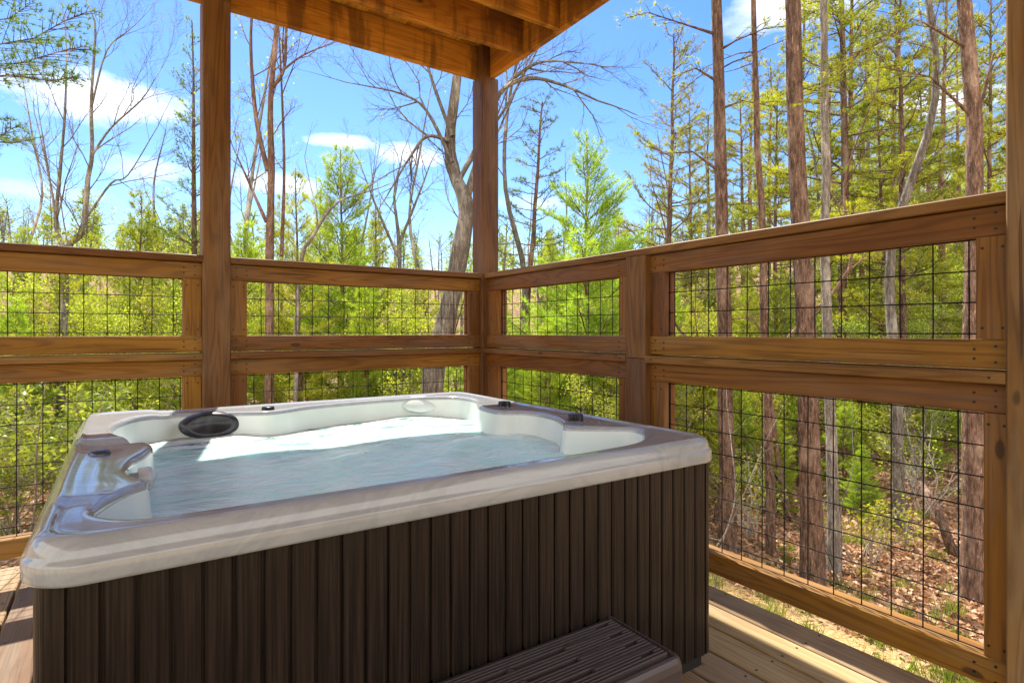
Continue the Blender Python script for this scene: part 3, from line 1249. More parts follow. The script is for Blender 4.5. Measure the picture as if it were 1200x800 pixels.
# ---- young white pine: whorls of upswept branches with long soft needles
def young_pine(seed, H, label, cat='pine tree', group=None, base=(0, 0, 0), mat='white_pine', gaps=.0, wide=1.0, nk=11, nl=.15):
    rng = random.Random(seed)
    nr = np.random.default_rng(seed)
    base = Vector(base)
    w = MB(seed)
    top = base + Vector((rng.uniform(-.15, .15), rng.uniform(-.15, .15), H))
    tr = [base.lerp(top, t) + Vector((rng.gauss(0, .02), rng.gauss(0, .02), 0)) * (1 if 0 < t < 1 else 0) for t in np.linspace(0, 1, 9)]
    tr[0] = base - Vector((0, 0, .3))
    w.tube(tr, [.0105 * H * (1 - .93 * t) + .004 for t in np.linspace(0, 1, 9)], 7)
    P, D, V = [], [], []
    z = .10 * H
    while z < H * .985:
        t = z / H
        nb = rng.choice((5, 5, 6, 7)) if t < .85 else 4
        a0 = rng.uniform(0, 6.28)
        for i in range(nb):
            if rng.random() < gaps:
                continue
            az = a0 + 6.28 * i / nb + rng.uniform(-.25, .25)
            L = ((1 - t) ** .8 * .26 * H * wide + .10) * rng.choice((1, 1, 1, .6, 1.15)) * rng.uniform(.65, 1.2) * (1 if t > .25 else .75 + t)
            el = R(8 + 42 * t + rng.uniform(-8, 8))
            d = Vector((math.cos(az) * math.cos(el), math.sin(az) * math.cos(el), math.sin(el)))
            p = base.lerp(top, t)
            pts, rad, dd = limb(w, p, d, L, .006 + .008 * L, rng, 5, .07, .06, 4)
            bright = rng.uniform(.15, .8)
            nn = max(3, int(L / .075))
            for q in range(nn):
                u = .18 + .82 * (q + .5) / nn
                f = u * 5
                j = min(int(f), 4)
                pp = pts[j].lerp(pts[j + 1], f - j)
                bd = (pts[j + 1] - pts[j]).normalized()
                sd = bd.cross(Vector((0, 0, 1))).normalized()
                for s in (-1, 1):
                    l = (.10 + .42 * L * (1 - u) * rng.uniform(.5, 1.1))
                    td = (bd * .75 + sd * s * rng.uniform(.5, .9) + Vector((0, 0, rng.uniform(-.05, .35)))).normalized()
                    if l > .2 and q % 2 == 0:
                        w.tube([pp, pp + td * l], [.004, .002], 3)
                    nt = max(1, int(l / .10))
                    for k in range(nt):
                        P.append(pp + td * (l * (k + .8) / nt))
                        D.append(td)
                        V.append(min(1, max(0, bright + .35 * ((k + 1) / nt - .5) + rng.uniform(-.15, .15))))
            P.append(pts[-1]); D.append(dd); V.append(min(1, bright + .3))
        z += H * rng.uniform(.045, .062) * (1.0 if t < .7 else .75)
    for q in range(5):
        P.append(top - Vector((0, 0, .07 * q))); D.append(Vector((0, 0, 1))); V.append(.7)
    co, v = needles(np.array(P), np.array(D), nk, nl, .0095, .55, nr, np.array(V))
    return finish_tree('pine_tree', label, cat, group, base, w, M['red_bark'], [('crown', co, 3, M[mat], v)])


# ---- tall yellow pine: bare trunk, flat layered sprays high up
def tall_pine(seed, trunk, r0, label, group=None, crown_from=.35, nb=46, blen=2.6, mat='tall_pine', extra=(), bark_m='pine_bark', dens=1.0, stubs=6, cat='pine tree', nscale=1.0):
    rng = random.Random(seed)
    nr = np.random.default_rng(seed)
    w = MB(seed)
    trunk = [Vector(p) for p in trunk]
    base = trunk[0].copy()
    # resample the trunk with a little wobble
    n = 16
    seg = [0]
    for a, b_ in zip(trunk, trunk[1:]):
        seg.append(seg[-1] + (b_ - a).length)
    H = seg[-1]
    tp = []
    for i in range(n):
        s = H * i / (n - 1)
        j = max(k for k in range(len(seg) - 1) if seg[k] <= s + 1e-6)
        tp.append(trunk[j].lerp(trunk[j + 1], (s - seg[j]) / (seg[j + 1] - seg[j])) + Vector((rng.gauss(0, .012), rng.gauss(0, .012), 0)))
    tp[0] = tp[0] - Vector((0, 0, .25))
    rr = [r0 * (1 - .80 * (i / (n - 1)) ** 1.15) * (1.28 if i == 0 else 1.0) for i in range(n)]
    w.tube(tp, rr, 12)

    def on(t):
        f = t * (n - 1)
        j = min(int(f), n - 2)
        return tp[j].lerp(tp[j + 1], f - j), rr[j]
    P, D, V = [], [], []

    def spray(pts, L, lo=.35, bright=.5):
        m = len(pts) - 1
        nn = max(3, int(L / .14 * dens))
        for q in range(nn):
            u = lo + (1 - lo) * (q + rng.random()) / nn
            f = u * m
            j = min(int(f), m - 1)
            pp = pts[j].lerp(pts[j + 1], f - j)
            bd = (pts[j + 1] - pts[j]).normalized()
            sd = bd.cross(Vector((0, 0, 1)))
            sd = sd.normalized() if sd.length > .01 else Vector((1, 0, 0))
            for s in (-1, 1):
                l = (.15 + .34 * L * (1.05 - u)) * rng.uniform(.4, 1.2)
                td = (bd * .8 + sd * s * rng.uniform(.4, 1.1) + Vector((0, 0, rng.uniform(-.1, .3)))).normalized()
                w.tube([pp, pp + td * l * .6 + Vector((0, 0, .02)), pp + td * l], [.006, .0045, .0025], 3)
                nt = max(2, int(l / .11))
                for k in range(nt):
                    if k < nt * .4 and rng.random() < .8:
                        continue
                    c = pp + td * (l * (k + .8) / nt)
                    for e in range(2):
                        P.append(c + Vector((rng.gauss(0, .03), rng.gauss(0, .03), rng.gauss(0, .025))))
                        D.append((td + Vector((rng.gauss(0, .3), rng.gauss(0, .3), .35))).normalized())
                        V.append(min(1, max(0, bright + rng.uniform(-.3, .3))))
    for i in range(nb):
        t = crown_from + (1 - crown_from) * ((i + rng.random()) / nb) ** .95
        p, r = on(min(.995, t))
        az = rng.uniform(0, 6.28)
        rel = (t - crown_from) / (1 - crown_from)
        L = blen * (1.05 - .75 * rel) * rng.uniform(.5, 1.15)
        el = R(-8 + 45 * rel + rng.uniform(-10, 14))
        d = Vector((math.cos(az) * math.cos(el), math.sin(az) * math.cos(el), math.sin(el)))
        pts, rad, dd = limb(w, p, d, L, min(r * .5, .010 + .008 * L), rng, 6, .13, .05, 5)
        spray(pts, L, .38 if rel < .6 else .15, rng.uniform(.15, .85))
    for i in range(stubs):
        t = rng.uniform(.12, crown_from + .05)
        p, r = on(t)
        az = rng.uniform(0, 6.28)
        d = Vector((math.cos(az), math.sin(az), rng.uniform(-.25, .3)))
        L = rng.uniform(.25, 1.3)
        pts, rad, dd = limb(w, p, d, L, .008 + .004 * L, rng, 4, .2, -.02, 4)
        if L > .7:
            ramify(w, pts, rad, rng, 2, 2, L * .4, [], .3, 3, 50, .0)
    for pts in extra:
        pts = [Vector(p) for p in pts]
        L = poly_len(pts)
        w.tube(pts, [.016 * (1 - .7 * i / (len(pts) - 1)) + .012 * max(0, 1 - i) for i in range(len(pts))], 6)
        spray(pts, L * .8, .25, .45)
    co, v = needles(np.array(P), np.array(D), 11, .095 * nscale, .0095 * nscale, .8, nr, np.array(V))
    return finish_tree('pine_tree', label, cat, group, base, w, M[bark_m], [('crown', co, 3, M[mat], v)])


# ---- leafless broadleaf tree
def bare_tree(seed, limbs, label, group=None, maxlev=3, bark_m='grey_bark', buds=0.0, cat='bare tree', n=7, ln=1.6, budmat='bud', lift=.10, spread=42, name='bare_tree', start=.35, leafn=3):
    """limbs: list of (points, r0, r1); the first is the trunk"""
    rng = random.Random(seed)
    nr = np.random.default_rng(seed)
    w = MB(seed)
    base = Vector(limbs[0][0][0])
    tips = []
    for li, (pts, r0, r1) in enumerate(limbs):
        pts = np.array([tuple(p) for p in pts])
        # smooth open spline
        m = len(pts)
        ext = np.vstack([2 * pts[0] - pts[1], pts, 2 * pts[-1] - pts[-2]])
        out = []
        per = 4
        for i in range(1, m):
            p0, p1, p2, p3 = ext[i - 1], ext[i], ext[i + 1], ext[i + 2]
            for k in range(per):
                t = k / per
                out.append(.5 * ((2 * p1) + (-p0 + p2) * t + (2 * p0 - 5 * p1 + 4 * p2 - p3) * t * t + (-p0 + 3 * p1 - 3 * p2 + p3) * t ** 3))
        out.append(pts[-1])
        sp = [Vector(p) for p in out]
        if li == 0:
            sp[0] = sp[0] - Vector((0, 0, .2))
        ex = sp[-1] - sp[-2]
        for q in range(4):
            ex = (ex + Vector((rng.gauss(0, .12), rng.gauss(0, .12), .03)) * ex.length).normalized() * .22
            sp.append(sp[-1] + ex)
        rad = [r0 + (r1 - r0) * i / (len(sp) - 5) for i in range(len(sp) - 4)] + [r1 * .8, r1 * .55, r1 * .3, .002]
        rad = [r * (1 + rng.uniform(-.06, .06)) for r in rad]
        w.tube(sp, rad, 10 if r0 > .06 else 6)
        ramify(w, sp, rad, rng, 1, maxlev, ln, tips, start if li == 0 else .2, n, spread, lift)
    parts = []
    if buds > 0 and tips:
        P, D, V = [], [], []
        for p, d in tips:
            if rng.random() < buds:
                for q in range(rng.randint(1, leafn)):
                    P.append(p + Vector((rng.gauss(0, .03 + .008 * leafn), rng.gauss(0, .03 + .008 * leafn), rng.gauss(0, .03 + .006 * leafn))))
                    D.append((d + Vector((rng.gauss(0, .6), rng.gauss(0, .6), rng.gauss(0, .6)))).normalized())
                    V.append(rng.random())
        co, v = leaves(np.array(P), np.array(D), .06, .035, nr, np.array(V))
        parts.append(('crown', co, 4, M[budmat], v))
    return finish_tree(name, label, cat, group, base, w, M[bark_m], parts)


# ---- leafy shrub
def shrub(seed, base, H, W, label, group=None, mat='shrub', nst=16, nl=40, leaf=(.10, .034), cat='shrub', name='shrub', twig='twig'):
    rng = random.Random(seed)
    nr = np.random.default_rng(seed)
    base = Vector(base)
    w = MB(seed)
    P, D, V = [], [], []
    for i in range(nst):
        az = rng.uniform(0, 6.28)
        d = Vector((math.cos(az) * rng.uniform(.2, 1) * W / H, math.sin(az) * rng.uniform(.2, 1) * W / H, 1)).normalized()
        pts, rad, dd = limb(w, base + Vector((rng.gauss(0, .06), rng.gauss(0, .06), -.08)), d, H * rng.uniform(.6, 1.1), .012, rng, 6, .2, .03, 4)
        tips = []
        ramify(w, pts, rad, rng, 2, 3, H * .35, tips, .3, 6, 50, .08)
        for p, td in tips:
            b0 = rng.random()
            for q in range(max(2, nl // 8)):
                P.append(p + Vector((rng.gauss(0, .05), rng.gauss(0, .05), rng.gauss(0, .04))))
                D.append((td * .5 + Vector((rng.gauss(0, .7), rng.gauss(0, .7), rng.gauss(0, .35)))).normalized())
                V.append(min(1, max(0, b0 + rng.uniform(-.25, .25))))
    co, v = leaves(np.array(P), np.array(D), leaf[0], leaf[1], nr, np.array(V))
    o = empty(name, base, label, cat, group)
    w.build('stem', M[twig], o, base)
    np_mesh('foliage', co - np.array(base), 4, M[mat], v, o)
    return o


def gp(px, d, dz=0):
    """ground point in the direction of photo column px at forward distance d"""
    p = at(px, CY, d)
    return Vector((p.x, p.y, ground_z(p.x, p.y) + dz))


def trunk_px(pts, d, top):
    """trunk through photo points at distance d, rooted on the ground, carried on up to height top"""
    q = [gp(pts[0][0], d)]
    q += [at(x, y, d + dd) for (x, y, *r) in pts[1:] for dd in [(r[0] if r else 0)]]
    a, b_ = q[-2], q[-1]
    dr = (b_ - a).normalized()
    dr = (dr + Vector((0, 0, .4))).normalized()
    q.append(b_ + dr * max(.5, (top - b_.z)))
    return q


# ------------------------------------------------------------------ tall pines on the right
G_T = 'tall pine trunks beyond the right railing'
tall_pine(1001, trunk_px([(852, 0), (847, 250), (838, 0)], 9.0, 14), .125, 'tall straight pine behind the right railing, leftmost of the big trunks', G_T, .60, 28, 2.4,
          extra=[[at(839, 130, 9), at(870, 118, 9.3), at(905, 125, 9.6)], [at(842, 200, 9), at(812, 178, 9.2), at(780, 180, 9.3), at(752, 168, 9.4)], [at(838, 40, 9), at(800, 28, 9), at(760, 15, 9), at(738, 20, 9)], [at(838, 62, 9), at(862, 48, 8.9), at(895, 34, 8.8), at(925, 30, 8.6)], [at(840, 95, 9), at(815, 80, 9), at(785, 92, 9.1)]])
tall_pine(1002, trunk_px([(954, 0), (946, 420), (936, 200), (928, 0)], 7.6, 14), .142, 'thickest reddish pine trunk in the middle of the right railing view', G_T, .62, 28, 2.4)
tall_pine(1003, trunk_px([(1139, 0), (1140, 420), (1144, 200), (1130, 0)], 7.4, 13), .122, 'tall pine trunk beside the dark post at the right edge', G_T, .60, 28, 2.4,
          extra=[[at(1143, 150, 7.4), at(1165, 60, 7.5), at(1200, 35, 7.5)], [at(1143, 140, 7.4), at(1090, 90, 7.3), at(1040, 80, 7.2)], [at(1140, 60, 7.4), at(1080, 25, 7.2), at(1010, 60, 7.0), at(960, 110, 6.9)]])
tall_pine(1004, trunk_px([(905, 0), (893, 300), (884, 60)], 8.9, 11), .07, 'slim pine trunk between the two thick trunks of the right view', G_T, .66, 22, 1.8)
tall_pine(1005, trunk_px([(979, 0), (968, 300), (965, 40)], 8.4, 12), .082, 'greyish slim trunk just right of the thickest pine', G_T, .66, 22, 1.8, bark_m='grey_bark')

# ------------------------------------------------------------------ crooked and bare trees
d = 8.2
bare_tree(1101, [([gp(497, d), at(508, 440, d), at(522, 380, d), at(540, 290, d), at(546, 240, d), at(533, 205, d + .1), at(527, 165, d + .1), at(535, 95, d), at(540, 30, d)], .165, .05),
                 ([at(546, 235, d), at(556, 200, d - .1), at(568, 165, d - .2), at(585, 110, d - .2), at(620, 92, d - .3), at(660, 100, d - .3), at(700, 118, d - .4)], .06, .012),
                 ([at(583, 112, d - .2), at(610, 85, d), at(640, 72, d), at(690, 75, d + .1)], .035, .01),
                 ([at(536, 215, d), at(560, 170, d + .3), at(590, 130, d + .4), at(640, 40, d + .5)], .04, .01),
                 ([at(527, 165, d), at(500, 160, d), at(480, 185, d + .1), at(462, 215, d + .1)], .03, .012),
                 ([at(530, 190, d), at(500, 130, d), at(470, 110, d), at(425, 100, d - .2)], .03, .008),
                 ([at(530, 160, d), at(505, 90, d + .2), at(490, 30, d + .3)], .035, .01)],
          'crooked mottled bare tree leaning behind the corner post', None, 3, 'grey_bark', n=9, ln=1.35)
d = 9.6
bare_tree(1102, [([gp(313, d), at(316, 420, d), at(316, 300, d), at(318, 200, d), at(317, 120, d), at(325, 20, d), at(328, -60, d)], .088, .025),
                 ([at(314, 200, d), at(304, 160, d), at(297, 110, d), at(294, 40, d), at(300, -30, d)], .045, .015),
                 ([at(318, 105, d), at(333, 80, d), at(336, 30, d), at(345, -10, d)], .035, .01),
                 ([at(332, 82, d), at(355, 65, d), at(390, 50, d)], .02, .007),
                 ([at(312, 260, d), at(290, 210, d), at(272, 170, d)], .03, .008),
                 ([at(330, 300, d), at(333, 200, d + .3), at(330, 100, d + .3), at(326, 20, d + .3)], .03, .01)],
          'forked reddish bare tree just right of the tall brown post', None, 3, 'red_bark', n=8, ln=1.3, buds=.12)
d = 10.2
bare_tree(1103, [([gp(68, d), at(72, 440, d), at(76, 340, d), at(80, 290, d), at(97, 270, d), at(103, 210, d), at(108, 180, d), at(107, 120, d), at(112, 40, d)], .075, .018),
                 ([at(80, 300, d), at(66, 265, d), at(70, 205, d), at(76, 135, d), at(78, 60, d)], .045, .012),
                 ([at(106, 185, d), at(130, 150, d), at(165, 118, d), at(182, 92, d)], .022, .006),
                 ([at(98, 260, d), at(130, 215, d), at(150, 205, d), at(185, 148, d)], .022, .006),
                 ([at(106, 130, d), at(125, 60, d), at(152, 35, d)], .02, .006),
                 ([at(66, 260, d), at(55, 190, d), at(45, 130, d)], .02, .006)],
          'many-stemmed grey bare tree at the left in front of the white cloud', None, 3, 'grey_bark', n=9, ln=1.5)
d = 5.5
bare_tree(1104, [([at(330, -220, d + 1), at(240, 110, d), at(200, 60, d), at(148, 0, d)], .010, .008)], 'x', None, 1) if False else None
d = 9.0
bare_tree(1105, [([gp(345, d), at(350, 330, d), at(368, 275, d), at(395, 238, d), at(430, 225, d)], .04, .010),
                 ([at(362, 285, d), at(372, 260, d), at(360, 200, d)], .02, .006)],
          'thin arching sapling leaning over the young pine behind the back railing', None, 3, 'grey_bark', n=5, ln=.6)
d = 14
bare_tree(1106, [([gp(470, d), at(468, 300, d), at(462, 230, d), at(470, 190, d)], .06, .015), ([at(466, 290, d), at(490, 230, d), at(505, 190, d)], .04, .01),
                 ([at(466, 300, d), at(440, 240, d), at(425, 200, d)], .04, .01)],
          'bushy grey bare tree under the small clouds beyond the back railing', None, 3, 'grey_bark', n=8, ln=1.5)

# ------------------------------------------------------------------ pines with a place of their own
young_pine(1201, 7.3, 'tall vivid green young pine just right of the corner post', base=gp(690, 12.0), wide=1.45, nk=10, gaps=.2)
young_pine(1202, 6.7, 'dark spired young pine standing alone between the posts of the back railing', base=gp(402, 13.0), wide=1.3, gaps=.1)
tall_pine(1203, [gp(612, 16), at(622, 300, 16), at(636, 120, 16)], .11, 'dark thin-crowned pine right behind the corner post', None, .42, 40, 1.5, 'dark_pine', stubs=6)
tall_pine(1204, [gp(778, 17), at(785, 250, 17), at(790, 40, 17)], .11, 'yellow-green pine between the vivid young pine and the first big trunk', None, .25, 60, 2.4, stubs=6)
young_pine(1205, 5.2, 'light green small pine under the cloud left of the tall brown post', base=gp(162, 12.0), wide=.8, gaps=.15)
young_pine(1206, 9.0, 'sparse slender pine close against the left side of the tall brown post', base=gp(228, 12.5), wide=.6, gaps=.25, mat='dark_pine', nl=.09)
lp = [gp(-150, 9.0), at(-150, 200, 9.0), at(-140, -250, 9.0)]
tall_pine(1207, lp, .16, 'pine reaching in from the left edge with dark branches against the sky', None, .5, 26, 2.4, 'dark_pine',
          extra=[[at(-145, 70, 9.0), at(-60, 60, 8.9), at(0, 52, 8.8), at(40, 45, 8.7), at(75, 25, 8.6), at(102, 14, 8.6)],
                 [at(-145, 90, 9.0), at(-50, 75, 8.9), at(20, 75, 8.8), at(65, 62, 8.6), at(95, 55, 8.5)],
                 [at(-145, 40, 9.0), at(-50, 30, 9), at(10, 22, 9), at(35, 5, 9)],
                 [at(-145, 130, 9.0), at(-50, 95, 8.8), at(10, 88, 8.7), at(60, 95, 8.6), at(85, 90, 8.6)],
                 [at(-145, 160, 9.0), at(-50, 150, 9), at(0, 160, 9), at(15, 150, 9)]])

# ------------------------------------------------------------------ fill: copies of a few kinds
protos_y = [young_pine(1300 + i, H, 'bright yellow-green young pine in the thicket beyond the railings', group='young pines of the thicket', base=(0, 0, 0), wide=wd, gaps=gp_, mat=mt)
            for i, (H, wd, gp_, mt) in enumerate(((5.2, 1.1, .1, 'white_pine'), (6.2, 1.0, .22, 'white_pine'), (4.4, 1.3, .05, 'white_pine'), (7.0, .9, .35, 'tall_pine'), (5.6, 1.15, .28, 'white_pine')))]
protos_t = []
for i, (H, r, cf, bl) in enumerate(((13, .12, .3, 2.4), (15, .14, .38, 2.6), (11, .09, .28, 2.0))):
    protos_t.append(tall_pine(1400 + i, [(0, 0, 0), (.1, .05, H * .5), (-.05, .1, H)], r, 'yellow-green forest pine with layered branches beyond the right railing', 'forest pines farther back', cf, 50, bl, stubs=3, nscale=1.4))
protos_b = []
for i, (H, r) in enumerate(((7, .05), (9, .075), (5, .03), (10, .10))):
    rg = random.Random(1500 + i)
    pts = [Vector((0, 0, 0))] + [Vector((rg.gauss(0, .12) * t, rg.gauss(0, .12) * t, H * t / 5)) for t in range(1, 6)]
    protos_b.append(bare_tree(1500 + i, [(pts, r, r * .2)], 'slender leafless tree among the pines of the forest', 'slender bare trees of the forest', 3, 'grey_bark' if i % 2 else 'red_bark',
                              buds=(.0, .1, .35, .05)[i], n=9, ln=1.5, start=.3, lift=.12, spread=48))

protos_s = []
for i, (H, r) in enumerate(((4.5, .035), (5.5, .045), (3.6, .03))):
    rg = random.Random(1550 + i)
    lm = []
    for q in range(3):
        az = rg.uniform(0, 6.28)
        pts = [Vector((0, 0, 0))]
        dd = Vector((math.cos(az) * .35, math.sin(az) * .35, 1)).normalized()
        for t in range(4):
            dd = (dd + Vector((rg.gauss(0, .15), rg.gauss(0, .15), .12))).normalized()
            pts.append(pts[-1] + dd * H / 5)
        lm.append((pts, r * (1 - .2 * q), r * .2))
    protos_s.append(bare_tree(1550 + i, lm, 'broadleaf sapling just coming into yellow-green leaf among the young pines', 'leafing saplings of the thicket', 3, 'grey_bark',
                              buds=1.0, n=9, ln=1.4, start=.15, lift=.1, spread=48, name='leafing_tree', cat='tree', leafn=(9, 7, 11)[i], budmat=('bud', 'shrub', 'bud')[i]))

frng = random.Random(77)
USED = {}


def put(protos, px, d, s=1.0, label=None):
    k = frng.randrange(len(protos))
    o = protos[k]
    if USED.get(o.name):
        c = copy_tree(o)
    else:
        c = o
        USED[o.name] = 1
    c.location = gp(px, d, -.05)
    c.rotation_euler = (0, 0, frng.uniform(0, 6.28))
    c.scale = (s, s, s * frng.uniform(.92, 1.08))
    if label:
        c['label'] = label
    return c


for (px, d, s) in [(-30, 10.5, .8), (45, 10, .75), (105, 10.8, .8), (185, 9.4, .7), (245, 12, .85), (285, 10, .7), (340, 13, .9), (395, 11, .7), (455, 12.5, .85), (505, 10.5, .7), (575, 13, .85), (625, 12, .8),
                   (672, 9.6, .6), (740, 12, .8), (775, 10.5, .7), (858, 12, .7), (905, 11.5, .6), (925, 14, .9), (1000, 12, .7), (1040, 14, .9), (1070, 11, .6), (1100, 14, .9), (1160, 11, .7), (820, 16, 1.0), (985, 17, 1.0), (880, 18, 1.1), (1130, 18, 1.1)]:
    put(protos_s, px, d, s)
# thicket of young pines: left and centre thick, right thinner and farther
for (px, d, s) in [(-60, 8.5, .75), (20, 9.5, .72), (70, 11.5, .85), (120, 9.0, .62), (150, 14, .95), (200, 10.5, .7), (235, 14.5, .95), (262, 9.6, .62), (292, 12, .8), (352, 10.5, .72),
                   (330, 15, .95), (375, 16, 1.0), (425, 10.2, .66), (440, 14, .85), (470, 11.2, .6), (490, 17, .9), (530, 11.5, .55), (560, 16, .8), (590, 11, .6), (610, 14, .7), (640, 10.2, .62),
                   (660, 15, .85), (715, 10.8, .66), (735, 14, .9), (760, 11.8, .72), (30, 16, 1.0), (-20, 13, .9), (90, 19, 1.1), (180, 20, 1.15), (270, 21, 1.1), (350, 22, 1.1), (420, 21, 1.05),
                   (520, 22, .9), (580, 23, 1.0), (650, 21, 1.1), (720, 20, 1.15), (780, 14, .8), (812, 12.5, .6), (828, 17, .9), (870, 13.5, .66), (884, 19, .9), (912, 15, .7), (990, 16, .72),
                   (1010, 13.5, .55), (1045, 18, .8), (1075, 15, .5), (1100, 20, .8), (930, 21, .9), (965, 24, 1.0), (845, 10.8, .36), (872, 11.5, .4), (915, 10.4, .34), (935, 12, .45), (985, 11, .36), (1012, 10.2, .3), (1050, 12.2, .4), (1085, 11.6, .32), (1105, 13, .4), (1000, 14.5, .55), (1060, 16, .6), (1125, 15, .5), (895, 14, .55), (860, 15.5, .6), (945, 16.5, .65), (1160, 18, .7), (1190, 14, .6), (840, 24, 1.1), (800, 22, 1.0), (1030, 25, 1.0), (1130, 26, 1.0)]:
    if px < 250:
        s *= .78
    elif px < 660 and d > 13:
        s *= .86
    put(protos_y, px + frng.uniform(-5, 5), d, s * frng.uniform(.92, 1.08))
for (px, d, s) in [(806, 19, .9), (868, 21, .9), (985, 14, .9), (1000, 19, 1.0), (1045, 15.5, .85), (1020, 23, 1.05), (1075, 21, .9), (1105, 17, .85), (1165, 13, .9), (1195, 18, 1.0),
                   (1120, 26, 1.0), (912, 16.5, .85), (940, 19, .9), (975, 17, .85), (1012, 18, .9), (900, 24, 1.0), (1030, 14.5, .8), (1050, 21, .95), (832, 22, .85), (1230, 12, 1.0), (1060, 12.5, .8), (1090, 30, 1.1), (1150, 22, 1.0), (880, 30, 1.1), (-60, 20, .6), (60, 30, .6)]:
    put(protos_t, px, d, s)
for i in range(34):
    px = frng.choice((frng.uniform(790, 1200), frng.uniform(-20, 790), frng.uniform(-20, 790)))
    d = frng.uniform(9.5, 26) if px > 790 else frng.uniform(14, 28)
    put(protos_b, px, d, frng.uniform(.7, 1.15))

# ------------------------------------------------------------------ understorey
shrub(1601, gp(10, 6.6), 1.5, 1.3, 'laurel bush with glossy leaves seen through the lower left wire', nst=16, nl=44)
shrub(1602, gp(85, 7.4), 1.7, 1.4, 'taller laurel bush beside the far left corner of the tub', nst=18, nl=44)
shrub(1603, gp(-60, 7.4), 1.8, 1.4, 'laurel bush at the left edge behind the wire', nst=16, nl=40)
shrub(1604, gp(1015, 8.6), 1.1, .9, 'small yellow-green shrub on the leaf litter right of the grey trunk', mat='bud', nst=8, nl=24, leaf=(.07, .03))
shrub(1605, gp(880, 9.4), 1.5, .9, 'thin pale shrub between the first two big trunks', mat='bud', nst=8, nl=20, leaf=(.06, .03), twig='dead_twig')
shrub(1606, gp(1085, 10), 1.9, 1.2, 'twiggy budding shrub left of the trunk by the dark post', mat='bud', nst=9, nl=14, leaf=(.05, .028), twig='dead_twig')
shrub(1607, gp(160, 8.2), 1.4, 1.2, 'low budding shrub behind the far rim of the tub', mat='bud', nst=10, nl=24, leaf=(.07, .03))
shrub(1608, gp(640, 8.0), 1.6, 1.2, 'low leafy bush under the vivid young pine', mat='bud', nst=10, nl=26, leaf=(.07, .03))


def brushy(seed, base, H, label):
    rg = random.Random(seed)
    limbs = []
    for i in range(4):
        az = rg.uniform(0, 6.28)
        pts = [Vector(base)]
        dd = Vector((math.cos(az) * .4, math.sin(az) * .4, 1)).normalized()
        for k in range(4):
            dd = (dd + Vector((rg.gauss(0, .25), rg.gauss(0, .25), .05))).normalized()
            pts.append(pts[-1] + dd * H / 4)
        limbs.append((pts, .012, .004))
    return bare_tree(seed, limbs, label, None, 2, 'grey_bark', n=5, ln=H * .35, spread=55, cat='sapling', name='sapling', start=.2, lift=.0)


brushy(1651, gp(835, 7.0), 2.6, 'pale twiggy sapling just right of the tub corner')
brushy(1652, gp(985, 7.8), 2.2, 'pale twiggy sapling in front of the grey slim trunk')
brushy(1653, gp(30, 6.2), 1.9, 'bleached crooked sapling in the laurels at the left')
brushy(1654, gp(1060, 9), 2.4, 'brown bare sapling in front of the fallen log')

# leaning dead log
b = MB(1660)
b.tube([gp(1120, 8.6, -.05), at(1100, 600, 8.9), at(1078, 560, 9.3)], [.075, .06, .05], 10, cap=True)
tag(b.build('fallen_log', M['pine_bark']), 'dark broken log leaning on the leaf litter right of the sapling', 'log')


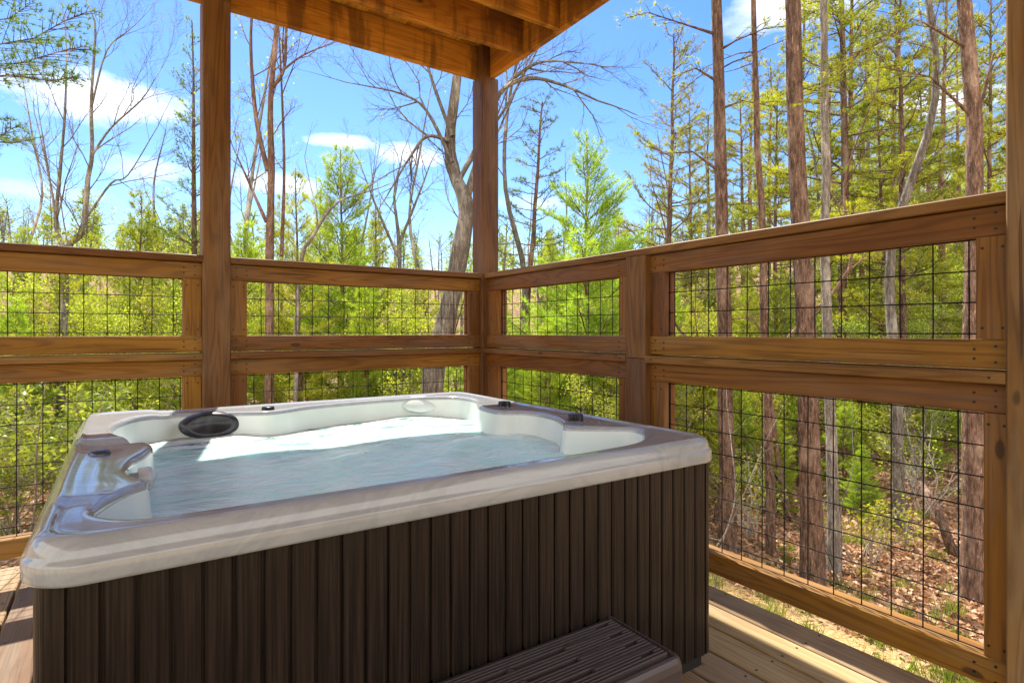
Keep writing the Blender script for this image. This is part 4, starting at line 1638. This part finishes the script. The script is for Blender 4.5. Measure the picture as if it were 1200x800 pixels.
# ------------------------------------------------------------------ ground cover and far wood
def cover():
    rng = np.random.default_rng(9)
    rg = random.Random(9)
    # fallen leaves
    P = []
    while len(P) < 42000:
        px = rg.uniform(760, 1260) if rg.random() < .8 else rg.uniform(-150, 760)
        d = 4.5 + 16 * rg.random() ** 1.5
        p = at(px, CY, d)
        if p.x < 6.5 + .7 * rg.random() and p.y < 6.3 + .6 * rg.random():
            continue
        P.append((p.x, p.y, ground_z(p.x, p.y) + rg.uniform(.0, .035)))
    P = np.array(P)
    D = norm(rng.normal(size=P.shape) * np.array([1, 1, .28]))
    co, v = leaves(P, D, .10, .06, rng, rng.random(len(P)))
    tag(np_mesh('fallen_leaves', co, 4, M['litter'], v), 'brown fallen leaves on the forest floor', 'leaf litter', kind='stuff')
    # straw strip along the house
    P = []
    while len(P) < 34000:
        x, y = rg.uniform(2.2, 7.2), rg.uniform(0, 7.0)
        if rg.random() < .35:
            x, y = rg.uniform(-5, 2), rg.uniform(3.4, 7.0)
        if x > 6.7 + .3 * math.sin(y * 1.7) + rg.gauss(0, .2):
            continue
        P.append((x, y, ground_z(x, y) + rg.uniform(0, .03)))
    P = np.array(P)
    D = norm(rng.normal(size=P.shape) * np.array([1, 1, .18]))
    co, v = needles(P, D, 1, .2, .007, .05, rng, rng.random(len(P)))
    tag(np_mesh('straw', co, 3, M['straw'], v), 'loose yellow straw spread beside the deck', 'straw', kind='stuff')
    # grass tufts
    P, D = [], []
    for i in range(190):
        if rg.random() < .35:
            x, y = rg.uniform(5.9, 7.6), rg.uniform(1.0, 5.0)
        else:
            p = at(rg.uniform(-60, 1200), CY, rg.uniform(6.2, 11))
            x, y = p.x, p.y
        if x < 2.6 and y < 4.2:
            continue
        for k in range(40):
            P.append((x + rg.gauss(0, .07), y + rg.gauss(0, .07), ground_z(x, y)))
            D.append((rg.gauss(0, .35), rg.gauss(0, .35), 1))
    co, v = needles(np.array(P), norm(np.array(D)), 1, .2, .012, .1, rng, rng.random(len(P)))
    tag(np_mesh('grass', co, 3, M['grass'], v), 'short green grass tufts coming up through the straw and leaves', 'grass', kind='stuff')


cover()


def far_woods():
    rg = random.Random(21)
    rng = np.random.default_rng(21)
    P, D, V = [], [], []
    w = MB(21)
    for i in range(330):
        px = rg.uniform(-250, 1450)
        d = rg.uniform(28, 80)
        b0 = gp(px, d)
        H = rg.uniform(5, 9.5) if px > 700 else rg.uniform(4, 7.5)
        lean = Vector((rg.gauss(0, .4), rg.gauss(0, .4), 0))
        top = b0 + Vector((0, 0, H)) + lean
        w.tube([b0 - Vector((0, 0, .3)), b0.lerp(top, .5), top], [.10, .07, .02], 4)
        pine = rg.random() < .42
        n = 170 if pine else 16
        for k in range(14 if not pine else 0):
            t = rg.uniform(.3, .95)
            p = b0.lerp(top, t)
            az = rg.uniform(0, 6.28)
            l = rg.uniform(.6, 2.2) * (1.1 - t * .6)
            q = p + Vector((math.cos(az) * l, math.sin(az) * l, l * rg.uniform(.3, 1.0)))
            w.tube([p, q], [.025, .008], 3)
            for e in range(3):
                q2 = p.lerp(q, rg.uniform(.3, 1)) + Vector((rg.gauss(0, .4), rg.gauss(0, .4), rg.uniform(.1, .7)))
                w.tube([p.lerp(q, .4 + .2 * e), q2], [.012, .004], 3)
        for k in range(n):
            t = rg.random() ** .8
            r = (1.05 - t) * (2.0 if pine else 1.4) * rg.uniform(.2, 1)
            az = rg.uniform(0, 6.28)
            p = b0.lerp(top, .15 + .85 * t) + Vector((math.cos(az) * r, math.sin(az) * r, rg.gauss(0, .15)))
            P.append(p)
            D.append(Vector((math.cos(az), math.sin(az), .4)))
            V.append(rg.random() if pine else rg.uniform(.6, 1))
    co, v = needles(np.array(P), np.array(D), 5, .42, .06, .8, rng, np.array(V))
    o = empty('far_woods', (20, 40, 0), 'hazy mass of pines and bare trunks on the slope far behind', 'woods')
    o['kind'] = 'stuff'
    a = w.build('trunk_mass', M['grey_bark'], o)
    c = np_mesh('needle_mass', co - np.array(o.location), 3, M['white_pine'], v, o)
    for q in (a, c):
        q['kind'] = 'stuff'


far_woods()
